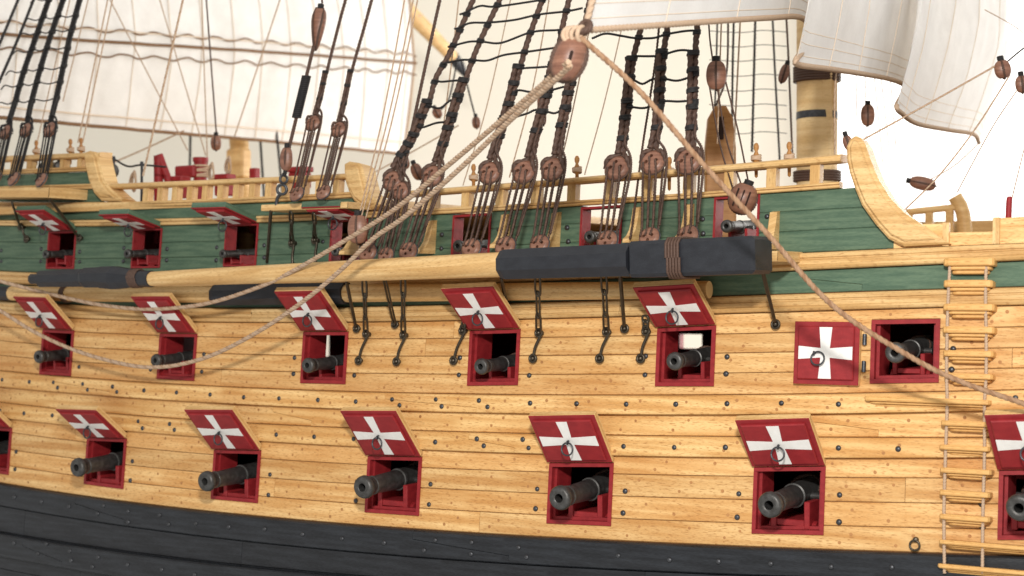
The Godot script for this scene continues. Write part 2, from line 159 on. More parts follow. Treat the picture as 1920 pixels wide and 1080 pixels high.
var SHEET := [[V(0.7977,0.5361,1.0763), V(0.76,0.5276,1.0448), V(0.5075,0.459,0.8513), V(0.1669,0.3466,0.6332), V(-0.1247,0.2374,0.48), V(-0.4216,0.144,0.3517), V(-0.7221,0.048,0.2473), V(-0.9035,0,0.1958), V(-1.1459,-0.049,0.1395), V(-1.3578,-0.0716,0.1015), V(-1.569,-0.0772,0.0738), V(-1.8088,-0.0608,0.0542), V(-2.0754,-0.0208,0.0469), V(-2.3376,0.0276,0.0546), V(-2.5093,0.0687,0.0677)], [V(0.8318,0.519,1.1335), V(0.7998,0.5071,1.1063), V(0.5382,0.433,0.9028), V(0.2569,0.3255,0.7174), V(-0.0316,0.2112,0.558), V(-0.2075,0.1507,0.4745), V(-0.3852,0.0586,0.3999), V(-0.5641,-0.0276,0.3338), V(-0.8041,-0.1288,0.2587), V(-1.045,-0.2146,0.198), V(-1.2257,-0.2612,0.1617), V(-1.406,-0.2861,0.133), V(-1.5856,-0.2838,0.1116), V(-1.8529,-0.2428,0.093), V(-2.0875,-0.1756,0.0895), V(-2.2898,-0.0882,0.096), V(-2.4605,-0.0106,0.1085)]]
var TACK := [V(0.8059,0.5997,1.033), V(0.8934,0.4797,0.8877), V(0.9994,0.3053,0.7431), V(1.1103,0.1352,0.5954), V(1.2363,-0.0437,0.4738), V(1.3976,-0.1711,0.366), V(1.5151,-0.2396,0.2959), V(1.6585,-0.2963,0.2221), V(1.7544,-0.3337,0.1766)]
var CLEW_BLOCK := V(0.7733,0.5516,1.0292)
var COURSE_FOOT := [V(0.8,0.6214,1.0003), V(0.83,0.6529,0.8187), V(0.86,0.6969,0.5646), V(0.88,0.7518,0.2502), V(0.88,0.8006,-0.0349), V(0.86,0.8405,-0.2665), V(0.83,0.8578,-0.4432), V(0.8,0.8445,-0.5959), V(0.95,0.7113,-0.1055), V(1,0.6502,0.0963), V(0.98,0.6469,0.0119), V(0.93,0.6894,-0.4102), V(0.88,0.7339,-0.8829), V(0.84,0.7686,-1.3167), V(0.8,0.7823,-1.625), V(0.9,0.6967,-1.2492), V(0.96,0.6285,-0.9926), V(0.95,0.6156,-1.0823), V(0.9,0.6145,-1.4516), V(0.85,0.6485,-2.0828), V(0.82,0.6755,-2.5868), V(0.78,0.6611,-2.8495)]
var LEFT_FOOT := [V(-2.85,0.7385,0.0552), V(-2.85,0.7496,-0.389), V(-2.85,0.7592,-0.8563), V(-2.85,0.7726,-1.3822), V(-2.85,0.7878,-1.9787), V(-2.85,0.8021,-2.6608), V(-2.85,0.8108,-3.1728), V(-2.85,0.8184,-3.4883)]
var LEFT_BAND := [V(-2.85,1.0834,0.0552), V(-2.85,1.1104,-0.389), V(-2.85,1.1462,-0.8563), V(-2.85,1.1918,-1.3822), V(-2.85,1.2464,-1.9787), V(-2.85,1.3057,-2.6608), V(-2.85,1.3492,-3.1728), V(-2.85,1.3863,-3.5976)]
var LEFT_HEAD := [V(-2.85,1.7688,0.0552), V(-2.85,1.7921,-0.389), V(-2.85,1.8111,-0.8563), V(-2.85,1.8326,-1.3822), V(-2.85,1.8569,-1.9787), V(-2.85,1.8847,-2.6608), V(-2.85,1.9003,-3.1728), V(-2.85,1.9222,-3.5168)]
var LEFT_YARD := [V(-2.91,2.1839,-2.5446), V(-2.91,1.7928,-3.4493), V(-2.91,1.6319,-3.828), V(-2.91,1.5015,-4.1248), V(-2.91,1.4503,-4.2143), V(-2.91,1.3842,-4.3052)]
var THIN := [
	["tan", 0.0027, [V(-0.253,1.031,0.209), V(-0.3423,0.5787,0.2273), V(-0.4564,0.2264,0.2139)], "thin tan line between the thick shrouds, first from the left"],
	["tan", 0.0027, [V(-0.2266,1.031,0.1933), V(-0.3261,0.577,0.2177), V(-0.4504,0.2229,0.2103)], "thin tan line between the thick shrouds, second from the left"],
	["tan", 0.0027, [V(-0.2148,1.031,0.1863), V(-0.3143,0.5744,0.2106), V(-0.4384,0.2177,0.2032)], "thin tan line between the thick shrouds, third from the left"],
	["tan", 0.0026, [V(-0.2996,1.0966,-0.1707), V(-0.3341,0.7493,-0.1501), V(-0.3884,0.5202,-0.1759), V(-0.4367,0.4097,-0.2053)], "thin tan line between the thick shrouds, fifth from the left"],
	["tan", 0.0022, [V(-0.1888,1.1172,-0.3531), V(-0.2768,0.6517,-0.3007), V(-0.352,0.3575,-0.2559)], "thin tan line between the thick shrouds, sixth from the left"],
	["tan", 0.0025, [V(0.0208,1.0759,-0.2452), V(-0.0408,0.6814,-0.2085), V(-0.1101,0.3712,-0.1672)], "thin tan line between the thick shrouds, seventh from the left"],
	["tan", 0.0025, [V(0.1724,0.8793,-0.2192), V(0.1452,0.721,-0.203), V(0.0999,0.4748,-0.1759), V(0.0847,0.4221,-0.1669)], "thin tan line between the thick shrouds, eighth from the left"],
	["tan", 0.0022, [V(0.1886,0.9869,-0.4617), V(0.1211,0.6488,-0.4215), V(0.0599,0.3874,-0.385)], "thin tan line between the thick shrouds, ninth from the left"],
	["brown", 0.0041, [V(0.4391,1.0071,-0.2035), V(0.4216,0.7868,-0.2047), V(0.4039,0.5974,-0.1825), V(0.4068,0.4478,-0.1261), V(0.4593,0.1953,0.0522), V(0.4613,0.1491,0.0743)], "thin brown line between the thick shrouds, first from the left"],
	["tan", 0.0027, [V(0.6259,1.0138,-0.2567), V(0.6172,0.7097,-0.2515), V(0.61,0.4562,-0.2472)], "thin tan line around the mast and oval block, first from the left"],
	["tan", 0.0035, [V(0.4093,1.12,-0.9425), V(0.3977,0.8497,-0.9356), V(0.3811,0.4634,-0.9257)], "thin tan line around the mast and oval block, second from the left"],
	["black", 0.0053, [V(0.0755,1.28,-1.6749), V(0.0679,0.9269,-1.6704), V(0.0641,0.5517,-1.6681)], "thin black line around the mast and oval block, second from the left"],
	["black", 0.0059, [V(0.0761,1.32,-1.9081), V(0.0682,0.9331,-1.9034), V(0.0604,0.5803,-1.8987)], "thin black line around the mast and oval block, third from the left"],
	["black", 0.005, [V(0.1308,1.32,-1.9407), V(0.1425,0.9786,-1.9477), V(0.1621,0.5462,-1.9593)], "thin black line around the mast and oval block, fourth from the left"],
	["brown", 0.0047, [V(0.3221,1.24,-1.5891), V(0.3368,0.9407,-1.5978), V(0.3515,0.5131,-1.6066)], "thin brown line around the mast and oval block, sixth from the left"],
	["brown", 0.0045, [V(0.2469,1.18,-1.195), V(0.2434,0.8341,-1.1929), V(0.2067,0.6917,-1.171)], "thin brown line around the mast and oval block, fourth from the left"],
	["black", 0.0045, [V(-0.0268,1.1207,-1.7303), V(-0.0326,0.8517,-1.7269), V(-0.0461,0.5379,-1.7188)], "thin black line around the mast and oval block, first from the left"],
	["black", 0.0018, [V(-0.0557,1.0803,-1.7131), V(0.0598,1.0736,-1.7819), V(0.0995,1.0992,-1.922), V(0.1875,1.0924,-1.9745)], "thin black line crossing the blurred far shrouds, first from the top"],
	["black", 0.0018, [V(-0.0557,1.0198,-1.7131), V(0.0598,1.0131,-1.7819), V(0.0995,1.0378,-1.922), V(0.1875,1.031,-1.9745)], "thin black line crossing the blurred far shrouds, second from the top"],
	["black", 0.0018, [V(-0.0557,0.9593,-1.7131), V(0.0598,0.9526,-1.7819), V(0.0995,0.9763,-1.922), V(0.1875,0.9695,-1.9745)], "thin black line crossing the blurred far shrouds, third from the top"],
	["black", 0.0018, [V(-0.0557,0.8966,-1.7131), V(0.0598,0.8898,-1.7819), V(0.0995,0.9126,-1.922), V(0.1875,0.9058,-1.9745)], "thin black line crossing the blurred far shrouds, fourth from the top"],
	["black", 0.0018, [V(-0.0557,0.8338,-1.7131), V(0.0598,0.8271,-1.7819), V(0.0995,0.8489,-1.922), V(0.1875,0.8421,-1.9745)], "thin black line crossing the blurred far shrouds, fifth from the top"],
	["black", 0.0018, [V(-0.0557,0.771,-1.7131), V(0.0598,0.7643,-1.7819), V(0.0995,0.7852,-1.922), V(0.1875,0.7783,-1.9745)], "thin black line crossing the blurred far shrouds, sixth from the top"],
	["black", 0.0018, [V(-0.0557,0.7128,-1.7131), V(0.0598,0.706,-1.7819), V(0.0995,0.726,-1.922), V(0.1875,0.7192,-1.9745)], "thin black line crossing the blurred far shrouds, seventh from the top"],
	["black", 0.0018, [V(-0.0557,0.6545,-1.7131), V(0.0598,0.6478,-1.7819), V(0.0995,0.6668,-1.922), V(0.1875,0.66,-1.9745)], "thin black line crossing the blurred far shrouds, eighth from the top"],
	["tan", 0.0045, [V(-1.5233,1.18,-0.1397), V(-1.5967,0.8016,-0.0959), V(-1.6701,0.4272,-0.0522)], "thin tan line in front of the big left sail, seventh from the left"],
	["tan", 0.003, [V(-1.9917,1.24,-0.2097), V(-2.0505,0.9086,-0.1747), V(-2.1093,0.5815,-0.1397)], "thin tan line in front of the big left sail, third from the left"],
	["tan", 0.003, [V(-1.9752,1.24,-0.2196), V(-2.034,0.9086,-0.1845), V(-2.0928,0.5815,-0.1495)], "thin tan line in front of the big left sail, fourth from the left"],
	["tan", 0.0027, [V(-2.2794,1.3,-0.3875), V(-2.3343,1.04,-0.3548), V(-2.3891,0.7845,-0.3221)], "thin tan line in front of the big left sail, second from the left"],
	["tan", 0.0027, [V(-2.3468,1.3,-0.3473), V(-2.4219,0.9167,-0.3026), V(-2.4969,0.5379,-0.2578)], "thin tan line in front of the big left sail, first from the left"],
	["brown", 0.0039, [V(-1.9453,1.32,-0.7031), V(-1.9238,0.982,-0.7159), V(-1.9023,0.6486,-0.7287)], "thin brown line in front of the big left sail, first from the left"],
	["tan", 0.0028, [V(-2.0274,1.34,-0.7705), V(-2.0145,0.9103,-0.7782), V(-2.0016,0.4852,-0.7859)], "thin tan line in front of the big left sail, ninth from the left"],
	["tan", 0.0029, [V(-2.6289,1.4,-0.7613), V(-2.4568,1.009,-0.8639), V(-2.2847,0.6228,-0.9665)], "thin tan line in front of the big left sail, fifth from the left"],
	["tan", 0.0029, [V(-2.4174,1.4,-0.8874), V(-2.3158,0.9969,-0.9479), V(-2.2142,0.5986,-1.0085)], "thin tan line in front of the big left sail, eighth from the left"],
	["tan", 0.0034, [V(-1.899,1.4,-1.1963), V(-2.0006,1.0416,-1.1358), V(-2.1022,0.6879,-1.0752)], "thin tan line in front of the big left sail, tenth from the left"],
	["tan", 0.004, [V(-2.7217,0.5834,-0.9388), V(-2.5799,0.6554,-1.0233), V(-2.438,0.7324,-1.1079)], "thin tan line in front of the big left sail, sixth from the left"],
	["tan", 0.0032, [V(-1.3471,0.4779,-1.0597), V(-1.1809,0.5838,-1.1587), V(-1.0148,0.6941,-1.2578)], "thin tan line between the thick shrouds, fourth from the left"],
	["brown", 0.0038, [V(-0.8051,1.1276,-0.044), V(-0.8051,1.0054,-0.044), V(-0.8099,0.9678,-0.0411)], "thin brown line in front of the big left sail, second from the left"],
	["black", 0.0043, [V(-1.344,1.0676,-1.76), V(-1.2687,0.8569,-1.5721), V(-1.259,0.7804,-1.4615)], "thin black line between the thick shrouds, first from the left"],
	["black", 0.0044, [V(-1.3291,1.0626,-1.7689), V(-1.2435,0.8936,-1.7035), V(-1.1651,0.7676,-1.6339)], "thin black line between the thick shrouds, second from the left"],
	["tan", 0.0032, [V(1.0696,0.4506,-0.2884), V(1.2395,0.5591,-0.3896), V(1.4027,0.6814,-0.5451)], "thin tan line right of the mast, sixth from the left"],
	["tan", 0.0027, [V(1.4421,0.6552,-0.5686), V(1.3775,0.481,-0.4137), V(1.2948,0.3331,-0.3062), V(1.2169,0.2228,-0.2015)], "thin tan line right of the mast, seventh from the left"],
	["tan", 0.0021, [V(1.4099,0.6517,-0.8405), V(1.3329,0.5172,-0.7945), V(1.2366,0.3103,-0.7372)], "thin tan line right of the mast, ninth from the left"],
	["tan", 0.0021, [V(1.4291,0.4828,-0.8519), V(1.3891,0.2931,-0.8281), V(1.3773,0.2414,-0.821)], "thin tan line right of the mast, eleventh from the left"],
	["black", 0.0028, [V(1.5241,0.7912,-0.6757), V(1.4673,0.7448,-0.6418), V(1.4237,0.6956,-0.5926)], "thin black line right of the mast, first from the left"],
	["tan", 0.0019, [V(1.1873,0.99,-1.2899), V(1.2672,0.9388,-1.3375), V(1.3242,0.8914,-1.3715)], "thin tan line right of the mast, tenth from the left"],
	["tan", 0.0028, [V(0.9906,0.5772,-1.9875), V(0.9098,0.4917,-1.9394), V(0.8216,0.4319,-1.8868)], "thin tan line right of the mast, eighth from the left"],
	["tan", 0.0027, [V(0.9162,1.0138,-0.4297), V(0.876,0.9047,-0.464), V(0.8382,0.8241,-0.4997)], "thin tan line around the mast and oval block, third from the left"],
	["tan", 0.0031, [V(0.9552,1.0345,-0.5694), V(0.93,0.8276,-0.5544), V(0.8989,0.6759,-0.5359), V(0.896,0.431,-0.5341)], "thin tan line around the mast and oval block, fourth from the left"],
	["tan", 0.0018, [V(0.6663,0.8301,-1.445), V(0.6689,0.6612,-1.4466), V(0.6716,0.4781,-1.4481)], "thin tan line right of the mast, first from the left"],
	["tan", 0.0018, [V(0.696,0.8301,-1.4627), V(0.6987,0.6612,-1.4643), V(0.7013,0.4781,-1.4658)], "thin tan line right of the mast, second from the left"],
	["tan", 0.0018, [V(0.724,0.8301,-1.4794), V(0.7388,0.6612,-1.4882), V(0.7537,0.4781,-1.4971)], "thin tan line right of the mast, third from the left"],
	["tan", 0.0018, [V(0.745,0.8301,-1.4919), V(0.7624,0.6612,-1.5023), V(0.7799,0.4781,-1.5127)], "thin tan line right of the mast, fourth from the left"],
	["tan", 0.0018, [V(0.7764,0.8301,-1.5106), V(0.7887,0.6612,-1.5179), V(0.8009,0.4781,-1.5252)], "thin tan line right of the mast, fifth from the left"],
	["brown", 0.0029, [V(0.6429,0.95,-0.0922), V(0.6486,0.7862,-0.0956), V(0.6584,0.6912,-0.1014)], "thin brown line around the mast and oval block, first from the left"],
	["brown", 0.0029, [V(0.6486,0.6224,-0.0956), V(0.6965,0.4376,-0.066), V(0.7771,0.2665,0.0025)], "thin brown line around the mast and oval block, second from the left"],
	["brown", 0.0029, [V(0.6697,0.6142,-0.1082), V(0.7132,0.4538,-0.0759), V(0.7934,0.2982,-0.0073)], "thin brown line around the mast and oval block, third from the left"],
	["brown", 0.0029, [V(0.6908,0.6388,-0.1207), V(0.7453,0.47,-0.095), V(0.8111,0.3014,-0.0178)], "thin brown line around the mast and oval block, fifth from the left"]]
var BLOCK := [
	["long", V(-0.818,0.9115,-0.0363), 0.0752, 0.0282, -0.13],
	["heart", V(-0.8495,0.4464,0.0989), 0.0406, 0.0221, -0.05],
	["single", V(-0.4579,0.1916,0.2147), 0.047, 0.0331, 0],
	["single", V(0.6669,0.6535,-0.1065), 0.0442, 0.0311, 0],
	["triple", V(0.7948,0.2649,-0.0081), 0.0444, 0.0397, -0.35],
	["single", V(1.4224,0.6716,-0.5569), 0.0278, 0.0246, 0.2],
	["single", V(1.4158,0.6586,-0.844), 0.0276, 0.0207, 0.1],
	["single", V(0.7996,0.419,-1.8737), 0.0513, 0.0278, 1.35],
	["single", V(0.7048,0.6592,-1.4679), 0.0407, 0.0264, 0],
	["single", V(0.5387,0.7763,-1.0196), 0.0348, 0.0174, -0.3],
	["single", V(-1.259,0.7804,-1.4615), 0.0238, 0.0214, 0.5],
	["single", V(-1.163,0.7483,-1.6351), 0.0266, 0.0193, 0.1],
	["single", V(-1.9042,0.619,-0.7276), 0.0319, 0.0228, 0],
	["single", V(-0.8284,0.451,-0.6704), 0.0331, 0.0228, 0.4],
	["single", V(-0.8728,0.4883,-0.6439), 0.029, 0.0228, 0.2],
	["single", V(-0.0657,0.6122,-0.3101), 0.0548, 0.0146, 0.1],
	["single", V(1.0241,0.4427,-0.2845), 0.0228, 0.0146, 0.3]]
var PIN := [V(0.1905,0.3743,-0.0894), V(-0.2061,0.3648,-0.0943), V(0.9092,0.3848,-0.0896), V(0.8045,0.386,-0.0891), V(-2.2163,0.5568,-0.2009), V(-2.1511,0.5578,-0.1966), V(-2.4322,0.5633,-0.2167), V(0.5183,0.3565,-0.0857)]
var D_MAST := [V(0.5277,0.4296,-1.4), V(0.5205,0.9854,-1.42)]
var D_MAST2 := [V(-3.05,0.5986,-2.2194), V(-3.05,0.8449,-2.1974)]
var D_BITTPOST := [V(-1.9687,0.4324,-0.6891), V(-1.9609,0.5508,-0.6938)]
var D_BITT2 := [V(-1.7635,0.4324,-0.8115), V(-1.7615,0.5098,-0.8126)]
var D_CROSSPIECE := [V(-2.0313,0.4961,-0.6518), V(-1.914,0.4961,-0.7217)]
var D_DAVIT := [V(-2.0426,0.4371,-0.5287), V(-2.0445,0.5559,-0.5275), V(-2.0041,0.4371,-0.5516)]
var D_GUN1 := [V(-2.1765,0.4789,-0.3324), V(-2.1291,0.4899,-0.3607)]
var D_GUN2 := [V(-2.3471,0.4943,-0.2307)]
var D_STANCH := [V(-2.0614,0.4236,-0.2846), V(-2.0596,0.517,-0.2857), V(-1.9625,0.4236,-0.3436), V(-1.9607,0.4953,-0.3447), V(-1.8748,0.4931,-0.3958)]
var D_COIL := [V(-1.786,0.4811,-0.5652), V(-1.7923,0.5155,-0.6779), V(-1.9905,0.4388,-0.3269)]
var D_REDFIT := [V(-1.8959,0.4061,-0.4997), V(-1.8077,0.4214,-0.6687), V(-1.5343,0.4528,-0.8317)]
var D_PLANKPOST := [V(0.3,0.4128,-0.9938), V(0.3034,0.6683,-0.9958)]
var D_REDPIN := [V(1.5429,0.1928,-0.1048), V(1.5467,0.255,-0.1071)]
var D_FARPOST := [V(0.8982,0.2383,-2.1653), V(0.8565,0.3796,-2.1405)]
var D_FARRAIL := [V(0.6859,0.3134,-2.0388), V(0.866,0.3354,-2.1461)]
var D_MP2 := [V(-2.8979,0.5938,-2.2308), V(-2.9153,0.8052,-2.2204), V(-2.8108,0.5938,-2.2827), V(-2.8357,0.8052,-2.2679), V(-3.3844,0.6079,-2.1736), V(-3.3794,0.8541,-2.1766)]
var WAIST := [V(1.2671,0.1794,-0.0233), V(1.3957,0.1797,-0.0256), V(1.4008,0.1543,-0.0231), V(1.524,0.155,-0.0258), V(1.5317,0.1916,-0.0296), V(1.6094,0.1942,-0.0316)]
var FARHOLE := [[-3.06, -2.8736, -0.3946, -0.222], [-0.6794, -0.5577, -0.3021, -0.2299]]


var M := {}
var names := {}
var rng := RandomNumberGenerator.new()
const ORD := ["first", "second", "third", "fourth", "fifth", "sixth", "seventh", "eighth", "ninth", "tenth", "eleventh", "twelfth", "thirteenth", "fourteenth", "fifteenth", "sixteenth", "seventeenth", "eighteenth", "nineteenth", "twentieth", "twenty-first", "twenty-second", "twenty-third", "twenty-fourth", "twenty-fifth", "twenty-sixth", "twenty-seventh", "twenty-eighth", "twenty-ninth", "thirtieth"]

# ------------------------------------------------------------------ mesh builder
class MB:
	var v := PackedVector3Array()
	var n := PackedVector3Array()
	var u := PackedVector2Array()
	var c := PackedColorArray()
	var i := PackedInt32Array()
	var tint := Color(1, 1, 1)

	func tri(a: Vector3, b: Vector3, d: Vector3, nn: Vector3, ua := Vector2.ZERO, ub := Vector2.ZERO, ud := Vector2.ZERO):
		var k := v.size()
		v.append_array([a, b, d]); n.append_array([nn, nn, nn]); u.append_array([ua, ub, ud]); c.append_array([tint, tint, tint])
		if (b - a).cross(d - a).dot(nn) > 0.0: i.append_array([k, k + 2, k + 1])
		else: i.append_array([k, k + 1, k + 2])

	func quad(a: Vector3, b: Vector3, d: Vector3, e: Vector3, nn: Vector3, ua := Vector2.ZERO, ub := Vector2.ZERO, ud := Vector2.ZERO, ue := Vector2.ZERO):
		var k := v.size()
		v.append_array([a, b, d, e]); n.append_array([nn, nn, nn, nn]); u.append_array([ua, ub, ud, ue]); c.append_array([tint, tint, tint, tint])
		if (b - a).cross(d - a).dot(nn) > 0.0 or (d - a).cross(e - a).dot(nn) > 0.0: i.append_array([k, k + 2, k + 1, k, k + 3, k + 2])
		else: i.append_array([k, k + 1, k + 2, k, k + 2, k + 3])

	func face(ps: Array, mid: Vector3):
		# a flat convex face whose normal points away from mid; uv from its own longest edge
		var nn: Vector3 = (ps[1] - ps[0]).cross(ps[2] - ps[0]).normalized()
		var cen := Vector3.ZERO
		for p in ps: cen += p
		cen /= ps.size()
		if nn.dot(cen - mid) < 0.0: nn = -nn
		var e: Vector3 = ps[1] - ps[0]
		for k in ps.size():
			var f: Vector3 = ps[(k + 1) % ps.size()] - ps[k]
			if f.length() > e.length(): e = f
		e = e.normalized()
		if e.x < 0.0: e = -e
		var w := nn.cross(e)
		for k in range(1, ps.size() - 1):
			tri(ps[0], ps[k], ps[k + 1], nn, Vector2(ps[0].dot(e), ps[0].dot(w)), Vector2(ps[k].dot(e), ps[k].dot(w)), Vector2(ps[k + 1].dot(e), ps[k + 1].dot(w)))

	func grid(P: PackedVector3Array, N: PackedVector3Array, U: PackedVector2Array, nu: int, nv: int, C := PackedColorArray()):
		# nu points along, nv points across, row by row
		var k := v.size()
		v.append_array(P); n.append_array(N); u.append_array(U)
		if C.size(): c.append_array(C)
		else:
			var cc := PackedColorArray(); cc.resize(P.size()); cc.fill(tint); c.append_array(cc)
		var sum := 0.0
		for q in range(0, (nu - 1) * (nv - 1), max(1, (nu - 1) * (nv - 1) / 40)):
			var a := (q / (nv - 1)) * nv + q % (nv - 1)
			sum += (P[a + nv] - P[a]).cross(P[a + nv + 1] - P[a]).dot(N[a] + N[a + nv] + N[a + nv + 1])
			sum += (P[a + nv + 1] - P[a]).cross(P[a + 1] - P[a]).dot(N[a] + N[a + 1] + N[a + nv + 1])
		var flip := sum > 0.0
		for a in nu - 1:
			for b in nv - 1:
				var w := k + a * nv + b
				if flip: i.append_array([w, w + nv + 1, w + nv, w, w + 1, w + nv + 1])
				else: i.append_array([w, w + nv, w + nv + 1, w, w + nv + 1, w + 1])

	func cbox(t: Transform3D, s: Vector3, ch: float):
		# box centred at t, edges chamfered by ch
		var h := s / 2.0
		ch = minf(ch, minf(h.x, minf(h.y, h.z)) * 0.8)
		var mid := t.origin
		var P := func(sx, sy, sz, ax) -> Vector3:
			var q := Vector3(sx * (h.x - ch), sy * (h.y - ch), sz * (h.z - ch))
			if ax == 0: q.x = sx * h.x
			elif ax == 1: q.y = sy * h.y
			else: q.z = sz * h.z
			return t * q
		for sg in [-1, 1]:
			face([P.call(sg, -1, -1, 0), P.call(sg, 1, -1, 0), P.call(sg, 1, 1, 0), P.call(sg, -1, 1, 0)], mid)
			face([P.call(-1, sg, -1, 1), P.call(1, sg, -1, 1), P.call(1, sg, 1, 1), P.call(-1, sg, 1, 1)], mid)
			face([P.call(-1, -1, sg, 2), P.call(1, -1, sg, 2), P.call(1, 1, sg, 2), P.call(-1, 1, sg, 2)], mid)
		if ch <= 0.0: return
		for a in [-1, 1]:
			for b in [-1, 1]:
				face([P.call(a, b, -1, 0), P.call(a, b, 1, 0), P.call(a, b, 1, 1), P.call(a, b, -1, 1)], mid)
				face([P.call(a, -1, b, 0), P.call(a, 1, b, 0), P.call(a, 1, b, 2), P.call(a, -1, b, 2)], mid)
				face([P.call(-1, a, b, 1), P.call(1, a, b, 1), P.call(1, a, b, 2), P.call(-1, a, b, 2)], mid)
				for d in [-1, 1]:
					face([P.call(a, b, d, 0), P.call(a, b, d, 1), P.call(a, b, d, 2)], mid)

	func hexa(p: Array):
		# p: lower four corners round, then the upper four in the same order
		var mid := Vector3.ZERO
		for q in p: mid += q / 8.0
		face([p[0], p[1], p[2], p[3]], mid); face([p[4], p[5], p[6], p[7]], mid)
		for k in 4: face([p[k], p[(k + 1) % 4], p[4 + (k + 1) % 4], p[4 + k]], mid)

	func lathe(prof: Array, t: Transform3D, seg := 20, closed := false):
		# prof: Vector2(radius, z) points; turned about local z
		var m := prof.size()
		var nn := []
		for k in m - 1:
			var e: Vector2 = prof[k + 1] - prof[k]
			nn.append(Vector2(e.y, -e.x).normalized())
		var mid := Vector2.ZERO
		for k in m - 1:
			var n0: Vector2 = nn[k]
			var n1: Vector2 = nn[k]
			if k > 0 and n0.dot(nn[k - 1]) > 0.7: n0 = (n0 + nn[k - 1]).normalized()
			if k < m - 2 and n1.dot(nn[k + 1]) > 0.7: n1 = (n1 + nn[k + 1]).normalized()
			var P := PackedVector3Array(); var N := PackedVector3Array(); var U := PackedVector2Array()
			for r in 2:
				var q: Vector2 = prof[k + r]
				var w: Vector2 = n0 if r == 0 else n1
				for s in seg + 1:
					var a := TAU * s / seg
					P.append(t * Vector3(q.x * cos(a), q.x * sin(a), q.y))
					N.append((t.basis * Vector3(w.x * cos(a), w.x * sin(a), w.y)).normalized())
					U.append(Vector2(q.y + r * 0.001, a * 0.05))
			grid(P, N, U, 2, seg + 1)

	static func smooth(ps: Array, step: float) -> PackedVector3Array:
		var o := PackedVector3Array()
		for k in ps.size() - 1:
			var p0: Vector3 = ps[k - 1] if k > 0 else ps[k] * 2.0 - ps[k + 1]
			var p3: Vector3 = ps[k + 2] if k + 2 < ps.size() else ps[k + 1] * 2.0 - ps[k]
			var cnt := maxi(1, int(ceil((ps[k + 1] - ps[k]).length() / step)))
			for s in cnt: o.append(ps[k].cubic_interpolate(ps[k + 1], p0, p3, float(s) / cnt))
		o.append(ps[-1])
		return o

	func tube(ps: PackedVector3Array, rad, sides := 8, lobes := 0, lay := 0.0, deep := 0.2, cap := true, strands := []):
		# rad: a number or one per point. lobes > 0: a laid rope of that many strands turning once every lay metres
		var P := PackedVector3Array(); var N := PackedVector3Array(); var U := PackedVector2Array(); var C := PackedColorArray()
		var m := ps.size()
		var side := Vector3.ZERO
		var run := 0.0
		for k in m:
			var tg := (ps[mini(k + 1, m - 1)] - ps[maxi(k - 1, 0)]).normalized()
			if k == 0: side = tg.cross(Vector3.UP if absf(tg.y) < 0.9 else Vector3.RIGHT).normalized()
			else:
				run += (ps[k] - ps[k - 1]).length()
				side = (side - tg * side.dot(tg)).normalized()
			var up := tg.cross(side)
			var R: float = rad if typeof(rad) == TYPE_FLOAT else rad[k]
			var tw := run / lay * TAU if lay > 0.0 else 0.0
			for s in sides + 1:
				var a := TAU * s / sides
				var f := 1.0
				var slope := 0.0
				if lobes:
					var x := lobes * 0.5 * a
					f = 1.0 - deep + deep * absf(cos(x))
					slope = -deep * lobes * 0.5 * sin(x) * signf(cos(x)) if absf(cos(x)) > 0.02 else 0.0
				var rd := side * cos(a + tw) + up * sin(a + tw)
				var th := -side * sin(a + tw) + up * cos(a + tw)
				P.append(ps[k] + rd * R * f)
				N.append((rd - th * (slope / f) + (tg * (slope * TAU / lay * R) if lay > 0.0 else Vector3.ZERO)).normalized())
				U.append(Vector2(run, a * R))
				if strands.size(): C.append(strands[int(floor(a / TAU * lobes + 0.5)) % strands.size()] * tint)
				else: C.append(tint)
		grid(P, N, U, m, sides + 1, C)
		if cap:
			for e in [0, m - 1]:
				var tg := (ps[1] - ps[0]).normalized() * -1.0 if e == 0 else (ps[m - 1] - ps[m - 2]).normalized()
				for s in sides: tri(ps[e], P[e * (sides + 1) + s], P[e * (sides + 1) + s + 1], tg)

	func rope(pts: Array, R: float, lay := 0.0, sides := 12, strands := []):
		if lay == 0.0: lay = R * 7.0
		tube(MB.smooth(pts, lay / 12.0), R * 1.08, sides, 3, lay, 0.30, true, strands)

	func ring(t: Transform3D, R: float, r: float, seg := 20, sides := 8, sx := 1.0):
		# torus about local z
		var P := PackedVector3Array(); var N := PackedVector3Array(); var U := PackedVector2Array()
		for a in seg + 1:
			var q := TAU * a / seg
			var rd := Vector3(cos(q) * sx, sin(q), 0)
			for b in sides + 1:
				var w := TAU * b / sides
				var nn := (Vector3(cos(q), sin(q), 0) * cos(w) + Vector3(0, 0, sin(w)))
				P.append(t * (rd * R + nn * r)); N.append((t.basis * nn).normalized()); U.append(Vector2(q * R, w * r))
		grid(P, N, U, seg + 1, sides + 1)

	func prism(poly: PackedVector2Array, t: Transform3D, z0: float, z1: float, bevel := 0.0):
		# a polygon drawn in local xy, from z0 to z1, the edge of the z1 side bevelled
		var idx := Geometry2D.triangulate_polygon(poly)
		var inner := poly
		if bevel > 0.0:
			inner = PackedVector2Array()
			var ccw := not Geometry2D.is_polygon_clockwise(poly)
			for k in poly.size():
				var a := (poly[k] - poly[k - 1]).normalized()
				var b := (poly[(k + 1) % poly.size()] - poly[k]).normalized()
				var na := Vector2(-a.y, a.x) if ccw else Vector2(a.y, -a.x)
				var nb := Vector2(-b.y, b.x) if ccw else Vector2(b.y, -b.x)
				var w := (na + nb).normalized()
				inner.append(poly[k] + w * bevel / maxf(0.5, w.dot(na)))
		var fz := t.basis * Vector3(0, 0, signf(z1 - z0))
